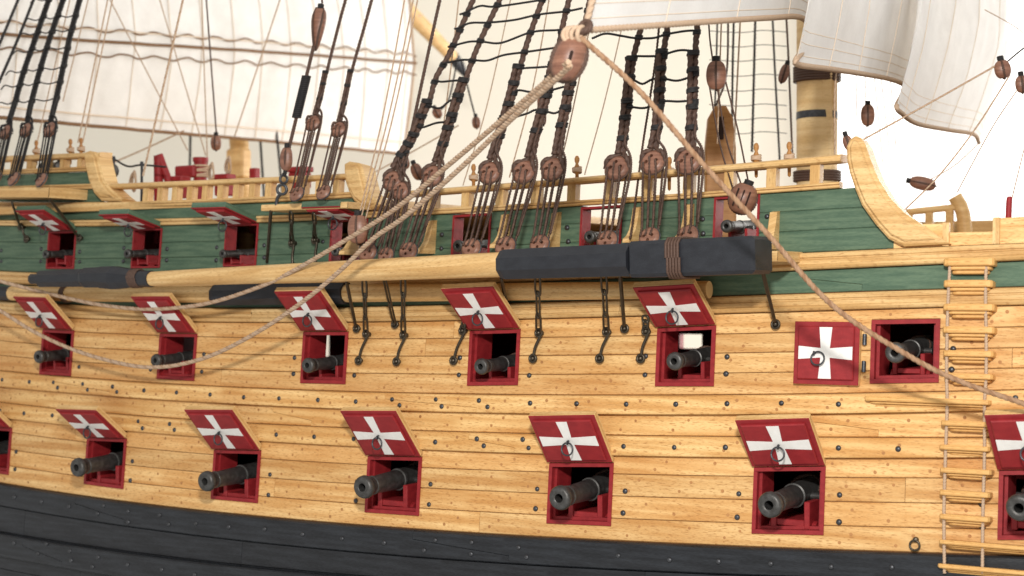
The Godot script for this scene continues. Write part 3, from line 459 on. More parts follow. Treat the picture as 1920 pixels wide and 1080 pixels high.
		for k in range(0, idx.size(), 3):
			var a := inner[idx[k]]; var b := inner[idx[k + 1]]; var d := inner[idx[k + 2]]
			tri(t * Vector3(a.x, a.y, z1), t * Vector3(b.x, b.y, z1), t * Vector3(d.x, d.y, z1), fz.normalized(), a, b, d)
			a = poly[idx[k]]; b = poly[idx[k + 1]]; d = poly[idx[k + 2]]
			tri(t * Vector3(a.x, a.y, z0), t * Vector3(b.x, b.y, z0), t * Vector3(d.x, d.y, z0), -fz.normalized(), a, b, d)
		var cw := Geometry2D.is_polygon_clockwise(poly)
		var zs := z1 - signf(z1 - z0) * bevel
		for k in poly.size():
			var a := poly[k]; var b := poly[(k + 1) % poly.size()]
			var e := (b - a).normalized()
			var nn := Vector3(e.y, -e.x, 0) * (-1.0 if cw else 1.0)
			quad(t * Vector3(a.x, a.y, z0), t * Vector3(b.x, b.y, z0), t * Vector3(b.x, b.y, zs), t * Vector3(a.x, a.y, zs), (t.basis * nn).normalized(), a, b, b + Vector2(0, 0.01), a + Vector2(0, 0.01))
			if bevel > 0.0:
				var c2 := inner[k]; var d2 := inner[(k + 1) % poly.size()]
				quad(t * Vector3(a.x, a.y, zs), t * Vector3(b.x, b.y, zs), t * Vector3(d2.x, d2.y, z1), t * Vector3(c2.x, c2.y, z1), (t.basis * (nn + Vector3(0, 0, signf(z1 - z0)))).normalized(), a, b, d2, c2)

	func mesh() -> ArrayMesh:
		var a := []
		a.resize(Mesh.ARRAY_MAX)
		a[Mesh.ARRAY_VERTEX] = v; a[Mesh.ARRAY_NORMAL] = n; a[Mesh.ARRAY_TEX_UV] = u; a[Mesh.ARRAY_COLOR] = c; a[Mesh.ARRAY_INDEX] = i
		var m := ArrayMesh.new()
		m.add_surface_from_arrays(Mesh.PRIMITIVE_TRIANGLES, a)
		return m

# ------------------------------------------------------------------ scene helpers
func numbered(called: String, parent: Node) -> String:
	var key := str(parent.get_instance_id()) + called
	var k: int = names.get(key, 0)
	names[key] = k + 1
	return called if k == 0 else "%s_%03d" % [called, k]

func put(called: String, mesh: Mesh, mat: Material, parent: Node = self, t := Transform3D.IDENTITY) -> MeshInstance3D:
	var o := MeshInstance3D.new()
	o.name = numbered(called, parent)
	o.mesh = mesh
	o.material_override = mat
	o.transform = t
	parent.add_child(o, true)
	return o

func obj(called: String, mb: MB, mat: Material, parent: Node = self) -> MeshInstance3D:
	return put(called, mb.mesh(), mat, parent)

func tag(o: Node, label: String, category: String, group := "") -> Node:
	o.set_meta("label", label); o.set_meta("category", category)
	if group: o.set_meta("group", group)
	return o

func thing(called: String, label: String, category: String, at := Vector3.ZERO, group := "") -> Node3D:
	var o := Node3D.new()
	o.name = numbered(called, self)
	o.position = at
	add_child(o, true)
	tag(o, label, category, group)
	return o

func structure(called: String, mb: MB, mat: Material) -> MeshInstance3D:
	var o := obj(called, mb, mat)
	o.set_meta("kind", "structure")
	return o

func yl(k: String, x: float) -> float:
	var a: Array = LINE[k]
	return ((a[0] * x + a[1]) * x + a[2]) * x + a[3]

func H(x: float, y: float, o := 0.0) -> Vector3:
	return Vector3(x, y, -0.10 * y - 0.012 * (x - 0.6) * (x - 0.6) + o)

func HN(x: float) -> Vector3:
	return Vector3(0.024 * (x - 0.6), 0.10, 1.0).normalized()

func frame_at(x: float, y: float, o := 0.0) -> Transform3D:
	# local x along the hull, y up its face, z outboard
	var z := HN(x)
	var ax := Vector3(1, 0, -0.024 * (x - 0.6)).normalized()
	return Transform3D(Basis(ax, z.cross(ax).normalized(), z), H(x, y, o))

# ------------------------------------------------------------------ materials
func nz(seed_: int, freq: float, w: int, h: int, W: int, Hh: int, oct := 3) -> PackedByteArray:
	var f := FastNoiseLite.new()
	f.seed = seed_; f.frequency = freq; f.fractal_octaves = oct; f.noise_type = FastNoiseLite.TYPE_SIMPLEX_SMOOTH
	var im := f.get_seamless_image(w, h)
	im.convert(Image.FORMAT_L8)
	if w != W or h != Hh: im.resize(W, Hh, Image.INTERPOLATE_CUBIC)
	return im.get_data()

func wood_tex(seed_: int, light: Color, dark: Color, fleck: Color, streak: float, flecks: float, wear: float) -> Array:
	var W := 1024; var Hh := 512
	var a := nz(seed_, 0.035, 32, 512, W, Hh, 4)
	var b := nz(seed_ + 1, 0.22, 160, 512, W, Hh, 2)
	var d := nz(seed_ + 2, 0.05, 40, 128, W, Hh, 4)
	var e := nz(seed_ + 3, 0.16, 512, 512, W, Hh, 2)
	var img := PackedByteArray(); img.resize(W * Hh * 3)
	var hgt := PackedByteArray(); hgt.resize(W * Hh)
	for k in W * Hh:
		var s := clampf(0.5 + (a[k] / 255.0 - 0.5) * streak + (d[k] / 255.0 - 0.5) * wear, 0.0, 1.0)
		var fl := clampf((b[k] / 255.0 - 0.62) * 5.0, 0.0, 1.0) * flecks * (0.35 + 0.65 * e[k] / 255.0)
		var cr := lerpf(lerpf(light.r, dark.r, s), fleck.r, fl)
		var cg := lerpf(lerpf(light.g, dark.g, s), fleck.g, fl)
		var cb := lerpf(lerpf(light.b, dark.b, s), fleck.b, fl)
		var g := 0.97 + 0.06 * (e[k] / 255.0)
		img[k * 3] = int(clampf(cr * g, 0, 1) * 255.0); img[k * 3 + 1] = int(clampf(cg * g, 0, 1) * 255.0); img[k * 3 + 2] = int(clampf(cb * g, 0, 1) * 255.0)
		hgt[k] = int(clampf(0.6 - fl * 0.5 + (a[k] / 255.0 - 0.5) * 0.5 + (e[k] / 255.0 - 0.5) * 0.3, 0, 1) * 255.0)
	return [ImageTexture.create_from_image(Image.create_from_data(W, Hh, false, Image.FORMAT_RGB8, img)), ImageTexture.create_from_image(Image.create_from_data(W, Hh, false, Image.FORMAT_L8, hgt))]

func spot_tex(seed_: int, light: Color, dark: Color, coarse: float, fine: float, stretch := 1) -> Array:
	# paint, iron, rope, cloth: two tones mixed by coarse and fine noise
	var W := 512
	var a := nz(seed_, 0.02, W / stretch, W, W, W, 4)
	var b := nz(seed_ + 1, 0.2, W / stretch, W, W, W, 2)
	var img := PackedByteArray(); img.resize(W * W * 3)
	var hgt := PackedByteArray(); hgt.resize(W * W)
	for k in W * W:
		var s := clampf(0.5 + (a[k] / 255.0 - 0.5) * coarse + (b[k] / 255.0 - 0.5) * fine, 0.0, 1.0)
		img[k * 3] = int(lerpf(light.r, dark.r, s) * 255.0); img[k * 3 + 1] = int(lerpf(light.g, dark.g, s) * 255.0); img[k * 3 + 2] = int(lerpf(light.b, dark.b, s) * 255.0)
		hgt[k] = int(clampf(0.5 + (b[k] / 255.0 - 0.5) * 0.8 + (a[k] / 255.0 - 0.5) * 0.4, 0, 1) * 255.0)
	return [ImageTexture.create_from_image(Image.create_from_data(W, W, false, Image.FORMAT_RGB8, img)), ImageTexture.create_from_image(Image.create_from_data(W, W, false, Image.FORMAT_L8, hgt))]

func mat(called: String, tex: Array, scale: Vector3, rough: float, bump: float, tri := false, metal := 0.0, spec := 0.4) -> StandardMaterial3D:
	var m := StandardMaterial3D.new()
	m.resource_name = called
	m.albedo_texture = tex[0]
	m.vertex_color_use_as_albedo = true
	m.uv1_scale = scale
	m.uv1_triplanar = tri
	m.uv1_world_triplanar = tri
	m.roughness = rough
	m.metallic = metal
	m.metallic_specular = spec
	if bump > 0.0:
		m.heightmap_enabled = true
		m.heightmap_texture = tex[1]
		m.heightmap_scale = bump
	M[called] = m
	return m

func materials():
	var beech := wood_tex(11, Color(0.92, 0.765, 0.53), Color(0.795, 0.588, 0.345), Color(0.60, 0.395, 0.205), 1.2, 0.8, 1.1)
	mat("beech", beech, Vector3(1.0, 2.0, 1), 0.5, 0.09)
	var lime := wood_tex(31, Color(0.86, 0.725, 0.51), Color(0.755, 0.595, 0.375), Color(0.57, 0.40, 0.225), 1.5, 0.6, 1.0)
	mat("trim_wood", lime, Vector3(1.0, 2.0, 1), 0.48, 0.06)
	mat("mast_wood", wood_tex(41, Color(0.93, 0.82, 0.62), Color(0.85, 0.71, 0.49), Color(0.70, 0.53, 0.33), 1.4, 0.5, 0.8), Vector3(1.0, 1.5, 1.0), 0.5, 0.05, true)
	mat("trim_wood_world", lime, Vector3(1.0, 2.0, 1.0), 0.48, 0.06, true)
	var walnut := wood_tex(51, Color(0.56, 0.40, 0.32), Color(0.43, 0.285, 0.225), Color(0.27, 0.17, 0.13), 1.5, 0.6, 0.8)
	mat("walnut", walnut, Vector3(3.0, 5.0, 3.0), 0.42, 0.05, true, 0.0, 0.5)
	mat("deck_wood", spot_tex(61, Color(0.56, 0.44, 0.31), Color(0.46, 0.345, 0.235), 0.8, 0.5, 4), Vector3(2, 2, 2), 0.8, 0.05, true)
	mat("green_paint", spot_tex(71, Color(0.36, 0.445, 0.36), Color(0.265, 0.36, 0.29), 1.3, 0.9, 6), Vector3(2.5, 5.0, 1), 0.55, 0.05)
	mat("red_paint", spot_tex(81, Color(0.60, 0.165, 0.175), Color(0.485, 0.105, 0.125), 0.9, 0.5, 2), Vector3(4, 4, 4), 0.55, 0.05, true)
	mat("black_paint", spot_tex(91, Color(0.18, 0.192, 0.212), Color(0.105, 0.11, 0.125), 1.0, 0.9, 6), Vector3(2.5, 5.0, 1), 0.29, 0.06)
	mat("black_paint_world", spot_tex(93, Color(0.175, 0.185, 0.205), Color(0.12, 0.125, 0.145), 0.8, 0.7, 2), Vector3(3, 3, 3), 0.45, 0.05, true)
	mat("white_paint", spot_tex(101, Color(0.93, 0.925, 0.91), Color(0.86, 0.85, 0.83), 0.8, 0.5), Vector3(4, 4, 4), 0.5, 0.03, true)
	mat("iron", spot_tex(111, Color(0.36, 0.37, 0.39), Color(0.20, 0.20, 0.205), 0.8, 0.8), Vector3(5, 5, 5), 0.38, 0.04, true, 0.65, 0.5)
	mat("gun_iron", spot_tex(115, Color(0.37, 0.37, 0.365), Color(0.20, 0.19, 0.18), 0.9, 0.9), Vector3(4, 4, 4), 0.42, 0.05, true, 0.55, 0.5)
	mat("bronze", spot_tex(121, Color(0.36, 0.325, 0.27), Color(0.22, 0.20, 0.17), 0.8, 0.8), Vector3(5, 5, 5), 0.36, 0.04, true, 0.75, 0.5)
	mat("tan_rope", spot_tex(131, Color(0.80, 0.71, 0.615), Color(0.66, 0.55, 0.455), 0.6, 0.9), Vector3(10, 10, 10), 0.85, 0.03, true, 0.0, 0.25)
	mat("brown_rope", spot_tex(141, Color(0.40, 0.30, 0.245), Color(0.235, 0.165, 0.135), 0.7, 1.1), Vector3(14, 14, 14), 0.62, 0.03, true, 0.0, 0.45)
	mat("black_rope", spot_tex(151, Color(0.185, 0.175, 0.175), Color(0.10, 0.095, 0.095), 0.6, 0.9), Vector3(10, 10, 10), 0.6, 0.03, true, 0.0, 0.4)
	mat("peg", spot_tex(161, Color(0.74, 0.54, 0.33), Color(0.60, 0.41, 0.24), 0.8, 0.8), Vector3(6, 6, 6), 0.6, 0.0, true)
	mat("tar_seam", spot_tex(171, Color(0.47, 0.315, 0.17), Color(0.36, 0.225, 0.115), 0.8, 0.7, 4), Vector3(3, 3, 3), 0.8, 0.0, true)
	mat("slot_shade", spot_tex(175, Color(0.22, 0.15, 0.12), Color(0.15, 0.10, 0.08), 0.8, 0.7), Vector3(3, 3, 3), 0.9, 0.0, true)  # dark brown standing in for the shade inside a slot
	var cloth := mat("sail_cloth", spot_tex(181, Color(0.962, 0.958, 0.952), Color(0.922, 0.916, 0.908), 1.2, 0.7), Vector3(0.8, 0.8, 0.8), 0.9, 0.05, true, 0.0, 0.2)
	cloth.backlight_enabled = true
	cloth.backlight = Color(0.9, 0.89, 0.875)
	mat("thread", spot_tex(191, Color(0.90, 0.84, 0.77), Color(0.84, 0.77, 0.69), 0.6, 0.9), Vector3(8, 8, 8), 0.9, 0.0, true, 0.0, 0.2)
	mat("wall_plaster", spot_tex(201, Color(0.95, 0.93, 0.872), Color(0.938, 0.917, 0.857), 0.8, 0.4), Vector3(0.2, 0.2, 0.2), 0.9, 0.0, true, 0.0, 0.2)
	var g := StandardMaterial3D.new()
	g.resource_name = "window_glow"
	g.albedo_color = Color(0.9, 0.9, 0.9)
	g.emission_enabled = true
	g.emission = Color(1.0, 0.99, 0.97)
	g.emission_energy_multiplier = 1.6
	M["window_glow"] = g

# ------------------------------------------------------------------ hull
var hull: Node3D
const XA := -3.32
const XB := 1.85

func port_at(x: float, rows: String) -> Array:
	for p in PORT:
		if rows.contains(p[0]) and x > p[1] and x < p[2]: return [p]
	return []

func lerp_port(p: Array, x: float) -> Vector2:
	var t: float = (x - p[1]) / (p[2] - p[1])
	return Vector2(lerpf(p[3], p[4], t), lerpf(p[5], p[6], t))

const FLAT := [[0, 0.0011, -0.012], [0, 0.0011, -0.0018], [0, 0.0032, 0.0], [1, -0.0032, 0.0], [1, -0.0011, -0.0018], [1, -0.0011, -0.012]]
const WALE := [[0, 0.0012, -0.012], [0, 0.0012, 0.018], [0, 0.0035, 0.0215], [0, 0.008, 0.023], [1, -0.009, 0.023], [1, -0.004, 0.0210], [1, -0.0012, 0.016], [1, -0.0012, -0.012]]
const WALE_BLACK := [[0, 0.0016, -0.012], [0, 0.0016, 0.013], [0, 0.006, 0.019], [0, 0.014, 0.021], [1, -0.014, 0.021], [1, -0.006, 0.019], [1, -0.0016, 0.013], [1, -0.0016, -0.012]]
const MOULD := [[0, 0.001, -0.012], [0, 0.001, 0.012], [0, 0.004, 0.018], [0, 0.010, 0.0215], [0, 0.015, 0.0195], [0, 0.0175, 0.014], [0.55, 0.0, 0.015], [0.60, 0.0, 0.011], [0.66, 0.0, 0.011], [0.70, 0.0, 0.016], [1, -0.006, 0.017], [1, -0.002, 0.013], [1, -0.001, -0.012]]
const STRIP := [[0, 0.0005, -0.012], [0, 0.0005, 0.012], [0, 0.003, 0.016], [0.45, 0.0, 0.017], [0.5, 0.0, 0.013], [0.58, 0.0, 0.013], [0.62, 0.0, 0.020], [1, -0.003, 0.021], [1, -0.0005, 0.018], [1, -0.0005, -0.012]]

func board(called: String, xa: float, xb: float, lo: Callable, hi: Callable, prof: Array, o: float, material: Material, rows: String, parent: Node, tint := Color(1, 1, 1), step := 0.07) -> MeshInstance3D:
	return long_board(called, [[xa, xb, lo, hi]], prof, o, material, rows, parent, tint, step)

func long_board(called: String, stretches: Array, prof: Array, o: float, material: Material, rows: String, parent: Node, tint := Color(1, 1, 1), step := 0.07) -> MeshInstance3D:
	# one plank: a strip of the hull face between two lines, cut by the gun ports; its stretches follow one another
	var keep := [MB.new()]
	keep[0].tint = tint
	var du := rng.randf() * 7.0
	var dv := rng.randf() * 3.0
	var flush := func(cells: Array, caps: Array, prof: Array):
		var m := prof.size()
		if cells.is_empty(): return
		var mb: MB = keep[0]
		var P := PackedVector3Array(); var N := PackedVector3Array(); var U := PackedVector2Array()
		for k in m - 1:
			P.clear(); N.clear(); U.clear()
			for q in cells:
				var y0: float = lerpf(q[1], q[2], prof[k][0]) + prof[k][1]
				var y1: float = lerpf(q[1], q[2], prof[k + 1][0]) + prof[k + 1][1]
				var a := H(q[0], y0, prof[k][2] + o); var b := H(q[0], y1, prof[k + 1][2] + o)
				var nn := Vector3(1, 0, 0).cross(b - a)
				nn = (nn + Vector3(nn.z * 0.024 * (q[0] - 0.6), 0, 0)).normalized()
				P.append(a); P.append(b); N.append(nn); N.append(nn)
				U.append(Vector2(q[0] + du, y0 + dv - prof[k][2])); U.append(Vector2(q[0] + du, y1 + dv - prof[k + 1][2]))
			mb.grid(P, N, U, cells.size(), 2)
		for e in caps:   # end faces
			var q: Array = cells[e]
			var ps := []
			for k in m: ps.append(H(q[0], lerpf(q[1], q[2], prof[k][0]) + prof[k][1], prof[k][2] + o))
			var nn := Vector3(-1 if e == 0 else 1, 0, 0)
			for k in range(1, m - 1): mb.tri(ps[0], ps[k], ps[k + 1], nn, Vector2(du, dv), Vector2(du + 0.01, dv), Vector2(du, dv + 0.01))
	for st in stretches:
		var xa: float = st[0]; var xb: float = st[1]
		var lo: Callable = st[2]; var hi: Callable = st[3]
		var pf: Array = st[4] if st.size() > 4 else prof
		var xs := [xa, xb]
		var x := xa + step
		while x < xb - 0.02:
			xs.append(x); x += step
		for p in PORT:
			if rows.contains(p[0]):
				for e in [p[1], p[2]]:
					if e > xa + 0.002 and e < xb - 0.002: xs.append(e)
		xs.sort()
		var whole := []
		for k in xs.size() - 1:
			var x0: float = xs[k]; var x1: float = xs[k + 1]
			if x1 - x0 < 0.0005: continue
			var hit := port_at((x0 + x1) / 2.0, rows)
			var l0: float = lo.call(x0); var h0: float = hi.call(x0); var l1: float = lo.call(x1); var h1: float = hi.call(x1)
			if hit.size():
				var p: Array = hit[0]
				var c0 := lerp_port(p, x0); var c1 := lerp_port(p, x1)
				if c0.x < h0 and c0.y > l0 or c1.x < h1 and c1.y > l1:
					if whole.size(): flush.call(whole, [0, -1], pf)
					whole = []
					if not (c0.x - l0 > 0.009 and c1.x - l1 > 0.009) and not (h0 - c0.y > 0.009 and h1 - c1.y > 0.009) and keep[0].v.size():
						obj(called, keep[0], material, parent)   # the port takes the whole width: the plank goes on beyond it as another piece
						keep[0] = MB.new()
						keep[0].tint = tint
					if c0.x - l0 > 0.009 and c1.x - l1 > 0.009: flush.call([[x0, l0, minf(c0.x, h0)], [x1, l1, minf(c1.x, h1)]], [0, -1], pf)
					if h0 - c0.y > 0.009 and h1 - c1.y > 0.009: flush.call([[x0, maxf(c0.y, l0), h0], [x1, maxf(c1.y, l1), h1]], [0, -1], pf)
					continue
			if whole.is_empty(): whole.append([x0 + (0.0007 if k == 0 and st == stretches[0] else 0.0), l0, h0])
			whole.append([x1 - (0.0007 if k == xs.size() - 2 and st == stretches[-1] else 0.0), l1, h1])
		if whole.size(): flush.call(whole, [0, -1], pf)
	if keep[0].v.is_empty(): return null
	return obj(called, keep[0], material, parent)

func strake(called: String, lo: String, hi: String, prof: Array, o: float, material: Material, rows: String, cuts: Array, vary: float, xa := XA, xb := XB):
	var e := [xa] + cuts + [xb]
	for k in e.size() - 1:
		var g := 1.0 - rng.randf() * vary
		var w := rng.randf() * vary * 0.6
		board(called, e[k], e[k + 1], func(x): return yl(lo, x), func(x): return yl(hi, x), prof, o, material, rows, hull, Color(g, g * (1.0 - w * 0.6), g * (1.0 - w * 1.3)))

func close_edge(prof: Array, at_: int) -> Array:
	# the same section with a sharp, tight edge below (0) or above (1), for the joint between two pieces
	var top := -1.0
	for q in prof: top = maxf(top, q[2])
	var o := []
	if at_ == 0:
		o = [[0, 0.0004, -0.012], [0, 0.0004, top - 0.0008], [0, 0.0012, top]]
		for q in prof:
			if q[0] == 1: o.append(q)
	else:
		for q in prof:
			if q[0] == 0: o.append(q)
		o.append_array([[1, -0.0012, top], [1, -0.0004, top - 0.0008], [1, -0.0004, -0.012]])
	return o

func scarfed(called: String, lo: String, hi: String, prof: Array, o: float, material: Material, rows: String, joints: Array, vary: float):
	# planks that meet in long slanting joints: each joint is [x where the upper piece begins, x where the lower piece ends]
	var full_lo := func(x): return yl(lo, x)
	var full_hi := func(x): return yl(hi, x)
	for k in joints.size() + 1:
		var st := []
		var a: float = XA
		var b: float = XB
		if k > 0:
			var j: Array = joints[k - 1]
			a = j[1]
			st.append([j[0], j[1], func(x): return lerpf(yl(lo, x), yl(hi, x), lerpf(0.66, 0.30, (x - j[0]) / (j[1] - j[0]))), full_hi, close_edge(prof, 0)])
		if k < joints.size(): b = joints[k][0]
		st.append([a, b, full_lo, full_hi])
		if k < joints.size():
			var j: Array = joints[k]
			st.append([j[0], j[1], full_lo, func(x): return lerpf(yl(lo, x), yl(hi, x), lerpf(0.66, 0.30, (x - j[0]) / (j[1] - j[0]))), close_edge(prof, 1)])
		var g := 1.0 - rng.randf() * vary
		long_board(called, st, prof, o, material, rows, hull, Color(g, g, g * (1.0 - vary * 0.3)))

func hbox(mb: MB, x0: float, x1: float, y0a: float, y0b: float, y1a: float, y1b: float, o0: float, o1: float):
	mb.hexa([H(x0, y0a, o0), H(x1, y0b, o0), H(x1, y0b, o1), H(x0, y0a, o1), H(x0, y1a, o0), H(x1, y1b, o0), H(x1, y1b, o1), H(x0, y1a, o1)])

func build_hull():
	hull = thing("ship_hull", "planked wooden hull of a model warship with black wales and green bulwark", "ship model")
	# backing shell behind the planks, seen only in the joints and the port edges
	var sh := board("inner_shell", XA, XB, func(x): return yl("b0", x) - 0.004, func(x): return yl("g1", x), [[0, 0, -0.055], [0, 0, -0.0034], [1, 0, -0.0034], [1, 0, -0.055]], 0.0, M.tar_seam, "LU", hull)
	board("inner_shell", XA, XB, func(x): return yl("b4", x) - 0.16, func(x): return yl("b0", x) - 0.004, [[0, 0, -0.055], [0, 0, -0.0030], [1, 0, -0.0030], [1, 0, -0.055]], 0.0, M.black_paint_world, "", hull)
	board("black_plank", XA, XB, func(x): return yl("b4", x) - 0.16, func(x): return yl("b4", x), FLAT, 0.008, M.black_paint, "", hull)
	board("inner_shell", XA, 1.09, func(x): return yl("g1", x), func(x): return yl("S2b", x), [[0, 0, -0.045], [0, 0, -0.0045], [1, 0, -0.0045], [1, 0, -0.045]], 0.0, M.green_paint, "G", hull)
	board("inner_shell", 1.09, 1.215, func(x): return yl("g1", x), func(x): return yl("gs2", x) + 0.012, [[0, 0, -0.045], [0, 0, -0.0045], [1, 0, -0.0045], [1, 0, -0.045]], 0.0, M.green_paint, "", hull)
	# black bottom
	strake("black_plank", "b4", "b3", FLAT, 0.012, M.black_paint, "", [-1.9, -0.4], 0.08)
	scarfed("black_wale", "b3", "b2", WALE_BLACK, 0.018, M.black_paint, "", [[-2.22, -1.98]], 0.06)
	strake("black_plank", "b2", "b1", FLAT, 0.004, M.black_paint, "", [-2.26, -1.08, 0.52], 0.08)
	scarfed("black_wale", "b1", "b0", WALE_BLACK, 0.0, M.black_paint, "", [[-1.95, -1.67], [-0.325, 0.05]], 0.06)
	# planks between the black wale and the moulding
	strake("plank", "b0", "s1", FLAT, 0.0, M.beech, "L", [-0.08], 0.17)
	strake("plank", "s1", "s2", FLAT, 0.0, M.beech, "L", [-0.95], 0.17)
	strake("plank", "s2", "s3", FLAT, 0.0, M.beech, "L", [1.3], 0.17)
	strake("plank", "s3", "wBb", FLAT, 0.0, M.beech, "L", [-2.0, 0.30], 0.17)
	scarfed("wale_plank", "wBb", "wBt", WALE, -0.001, M.beech, "L", [[-1.665, -1.49], [-0.125, 0.05]], 0.10)
	scarfed("plank", "wBt", "wAb", FLAT, 0.0, M.beech, "", [[-0.98, -0.80], [1.02, 1.22]], 0.12)
	scarfed("wale_plank", "wAb", "wAt", WALE, 0.001, M.beech, "", [[-2.12, -1.8], [-0.47, -0.1]], 0.10)
	strake("plank", "wAt", "u1", FLAT, 0.0, M.beech, "U", [-1.24], 0.17)
	strake("plank", "u1", "u2", FLAT, 0.0, M.beech, "U", [1.58], 0.17)
	strake("plank", "u2", "u3", FLAT, 0.0, M.beech, "U", [-0.33], 0.17)
	strake("plank", "u3", "mB", FLAT, 0.0, M.beech, "U", [-0.22], 0.17)
	strake("moulding", "mB", "mT", MOULD, 0.0, M.trim_wood, "", [-1.1, 0.4], 0.06)
	scarfed("green_plank", "mT", "g0", FLAT, 0.0, M.green_paint, "", [[0.98, 1.16]], 0.06)
	strake("moulding", "g0", "g1", MOULD, 0.004, M.trim_wood, "", [-0.9, 0.6], 0.06)
	# green bulwark
	var XE := 1.085
	strake("green_plank", "g1", "gs1", FLAT, 0.0, M.green_paint, "G", [-1.3], 0.07, XA, 1.30)
	strake("green_plank", "gs1", "gs2", FLAT, 0.0, M.green_paint, "G", [], 0.07, XA, 1.22)
	strake("green_plank", "gs2", "S2b", FLAT, 0.0, M.green_paint, "G", [0.12], 0.07, XA, 1.165)
	strake("cap_strip", "S2b", "S2t", STRIP, 0.0, M.trim_wood, "", [-1.2, 0.1], 0.05, XA, 1.09)
	strake("green_plank", "S2t", "S1b", FLAT, 0.0, M.green_paint, "", [-1.7], 0.06, XA, -0.62)
	strake("cap_strip", "S1b", "S1t", STRIP, 0.0, M.trim_wood, "", [-1.9], 0.05, XA, -0.60)
	board("green_plank", XA, -1.945, func(x): return yl("S1t", x), func(x): return yl("Nb", x), FLAT, 0.0, M.green_paint, "", hull)
	board("cap_strip", XA, -1.95, func(x): return yl("Kb", x), func(x): return yl("Kt", x), STRIP, 0.006, M.trim_wood, "", hull)
	board("cap_strip", XA, -1.96, func(x): return yl("Nb", x), func(x): return yl("Nt", x), STRIP, 0.0, M.trim_wood, "", hull)
	# rails on small posts
	var rail := [[0, 0.0, -0.045], [0, 0.0, 0.012], [0, 0.004, 0.022], [0.5, 0.0, 0.025], [1, -0.004, 0.022], [1, 0.0, 0.010], [1, 0.001, -0.045], [0, 0.0, -0.045]]
	board("rail", -0.52, 1.092, func(x): return yl("Rb", x), func(x): return yl("Rt", x), rail, 0.0, M.trim_wood, "", hull)
	board("rail", -1.90, -0.66, func(x): return yl("Qb", x), func(x): return yl("Qt", x), rail, 0.0, M.trim_wood, "", hull)
	board("rail", XA, -1.955, func(x): return yl("Pb", x), func(x): return yl("Pt", x), rail, 0.0, M.trim_wood, "", hull)
	var posts := []
	for k in 12: posts.append([-0.47 + k * 0.1345, "S2t", "Rb", 0.030])
	for k in 14: posts.append([-1.70 + k * 0.079, "S1t", "Qb", 0.028])
	for k in 7: posts.append([-2.62 + k * 0.105, "Nt", "Pb", 0.026])
	for q in posts:
		var mb := MB.new()
		var g := rng.randf_range(0.93, 1.0)
		mb.tint = Color(g, g, g * 0.97)
		hbox(mb, q[0] - q[3] / 2, q[0] + q[3] / 2, yl(q[1], q[0]), yl(q[1], q[0]), yl(q[2], q[0]) + 0.001, yl(q[2], q[0]) + 0.001, -0.028, 0.004)
		obj("rail_post", mb, M.trim_wood, hull)
	# scroll ends of the rails: a thick board, an inner raised band
	for k in 3:
		var poly := PackedVector2Array(SCROLL[k])
		var cen := Vector2.ZERO
		for p in poly: cen += p / poly.size()
		var t := frame_at(cen.x, cen.y, 0.0)
		t.origin = H(cen.x, cen.y, 0.0)
		var loc := PackedVector2Array()
		for p in poly: loc.append((p - cen) * Vector2(1, 1.005))
		var mb := MB.new()
		mb.prism(loc, t, -0.045, 0.030, 0.006)
		var sc := obj("rail_scroll", mb, M.trim_wood, hull)
		var inner := Geometry2D.offset_polygon(loc, -0.013)
		if inner.size():
			mb = MB.new()
			mb.prism(inner[0], t, 0.0305, 0.0385, 0.004)
			obj("raised_band", mb, M.trim_wood, sc)
	# waist planking at the right end
	for q in [[WAIST[0].x - 0.02, WAIST[1].x, 0], [WAIST[1].x, WAIST[3].x, 2], [WAIST[3].x, XB, 4]]:
		var a: Vector3 = WAIST[q[2]]; var b: Vector3 = WAIST[q[2] + 1]
		board("waist_plank", q[0], q[1], func(x): return yl("g1", x), func(x): return lerpf(a.y, b.y, (x - a.x) / (b.x - a.x)), [[0, 0, -0.04], [0, 0.0, 0.0], [1, -0.003, 0.0], [1, 0.0, -0.003], [1, 0.0, -0.04]], 0.002, M.beech, "", hull, Color(1, 1, 1), 0.03)
	for q in [[WAIST[1].x, 1], [WAIST[4].x, 4]]:
		var mb := MB.new()
		hbox(mb, q[0] - 0.009, q[0] + 0.009, yl("g1", q[0]), yl("g1", q[0]), WAIST[q[1]].y + 0.002, WAIST[q[1]].y + 0.002, 0.0, 0.012)
		obj("waist_post", mb, M.trim_wood, hull)
	# channels: boards standing out from the side, and their knees
	var ch := CHANNEL
	for k in 3:
		var q: Array = ch[k]
		var mb := MB.new()
		var th: float = [0.030, 0.022, 0.040][k]
		var n := 8
		for s in n:
			var xa: float = lerpf(q[0], q[1], float(s) / n); var xb: float = lerpf(q[0], q[1], float(s + 1) / n)
			var ya: float = lerpf(q[2], q[3], float(s) / n); var yb: float = lerpf(q[2], q[3], float(s + 1) / n)
			var rch: float = q[4]
			mb.quad(H(xa, ya, 0), H(xb, yb, 0), H(xb, yb, rch - 0.003), H(xa, ya, rch - 0.003), Vector3.UP, Vector2(xa, 0), Vector2(xb, 0), Vector2(xb, rch), Vector2(xa, rch))
			mb.quad(H(xa, ya - th, 0), H(xb, yb - th, 0), H(xb, yb - th, rch - 0.003), H(xa, ya - th, rch - 0.003), Vector3.DOWN, Vector2(xa, 0), Vector2(xb, 0), Vector2(xb, rch), Vector2(xa, rch))
			mb.quad(H(xa, ya - 0.003, rch), H(xb, yb - 0.003, rch), H(xb, yb - th + 0.003, rch), H(xa, ya - th + 0.003, rch), Vector3(0, 0, 1), Vector2(xa, 0.3), Vector2(xb, 0.3), Vector2(xb, 0.3 + th), Vector2(xa, 0.3 + th))
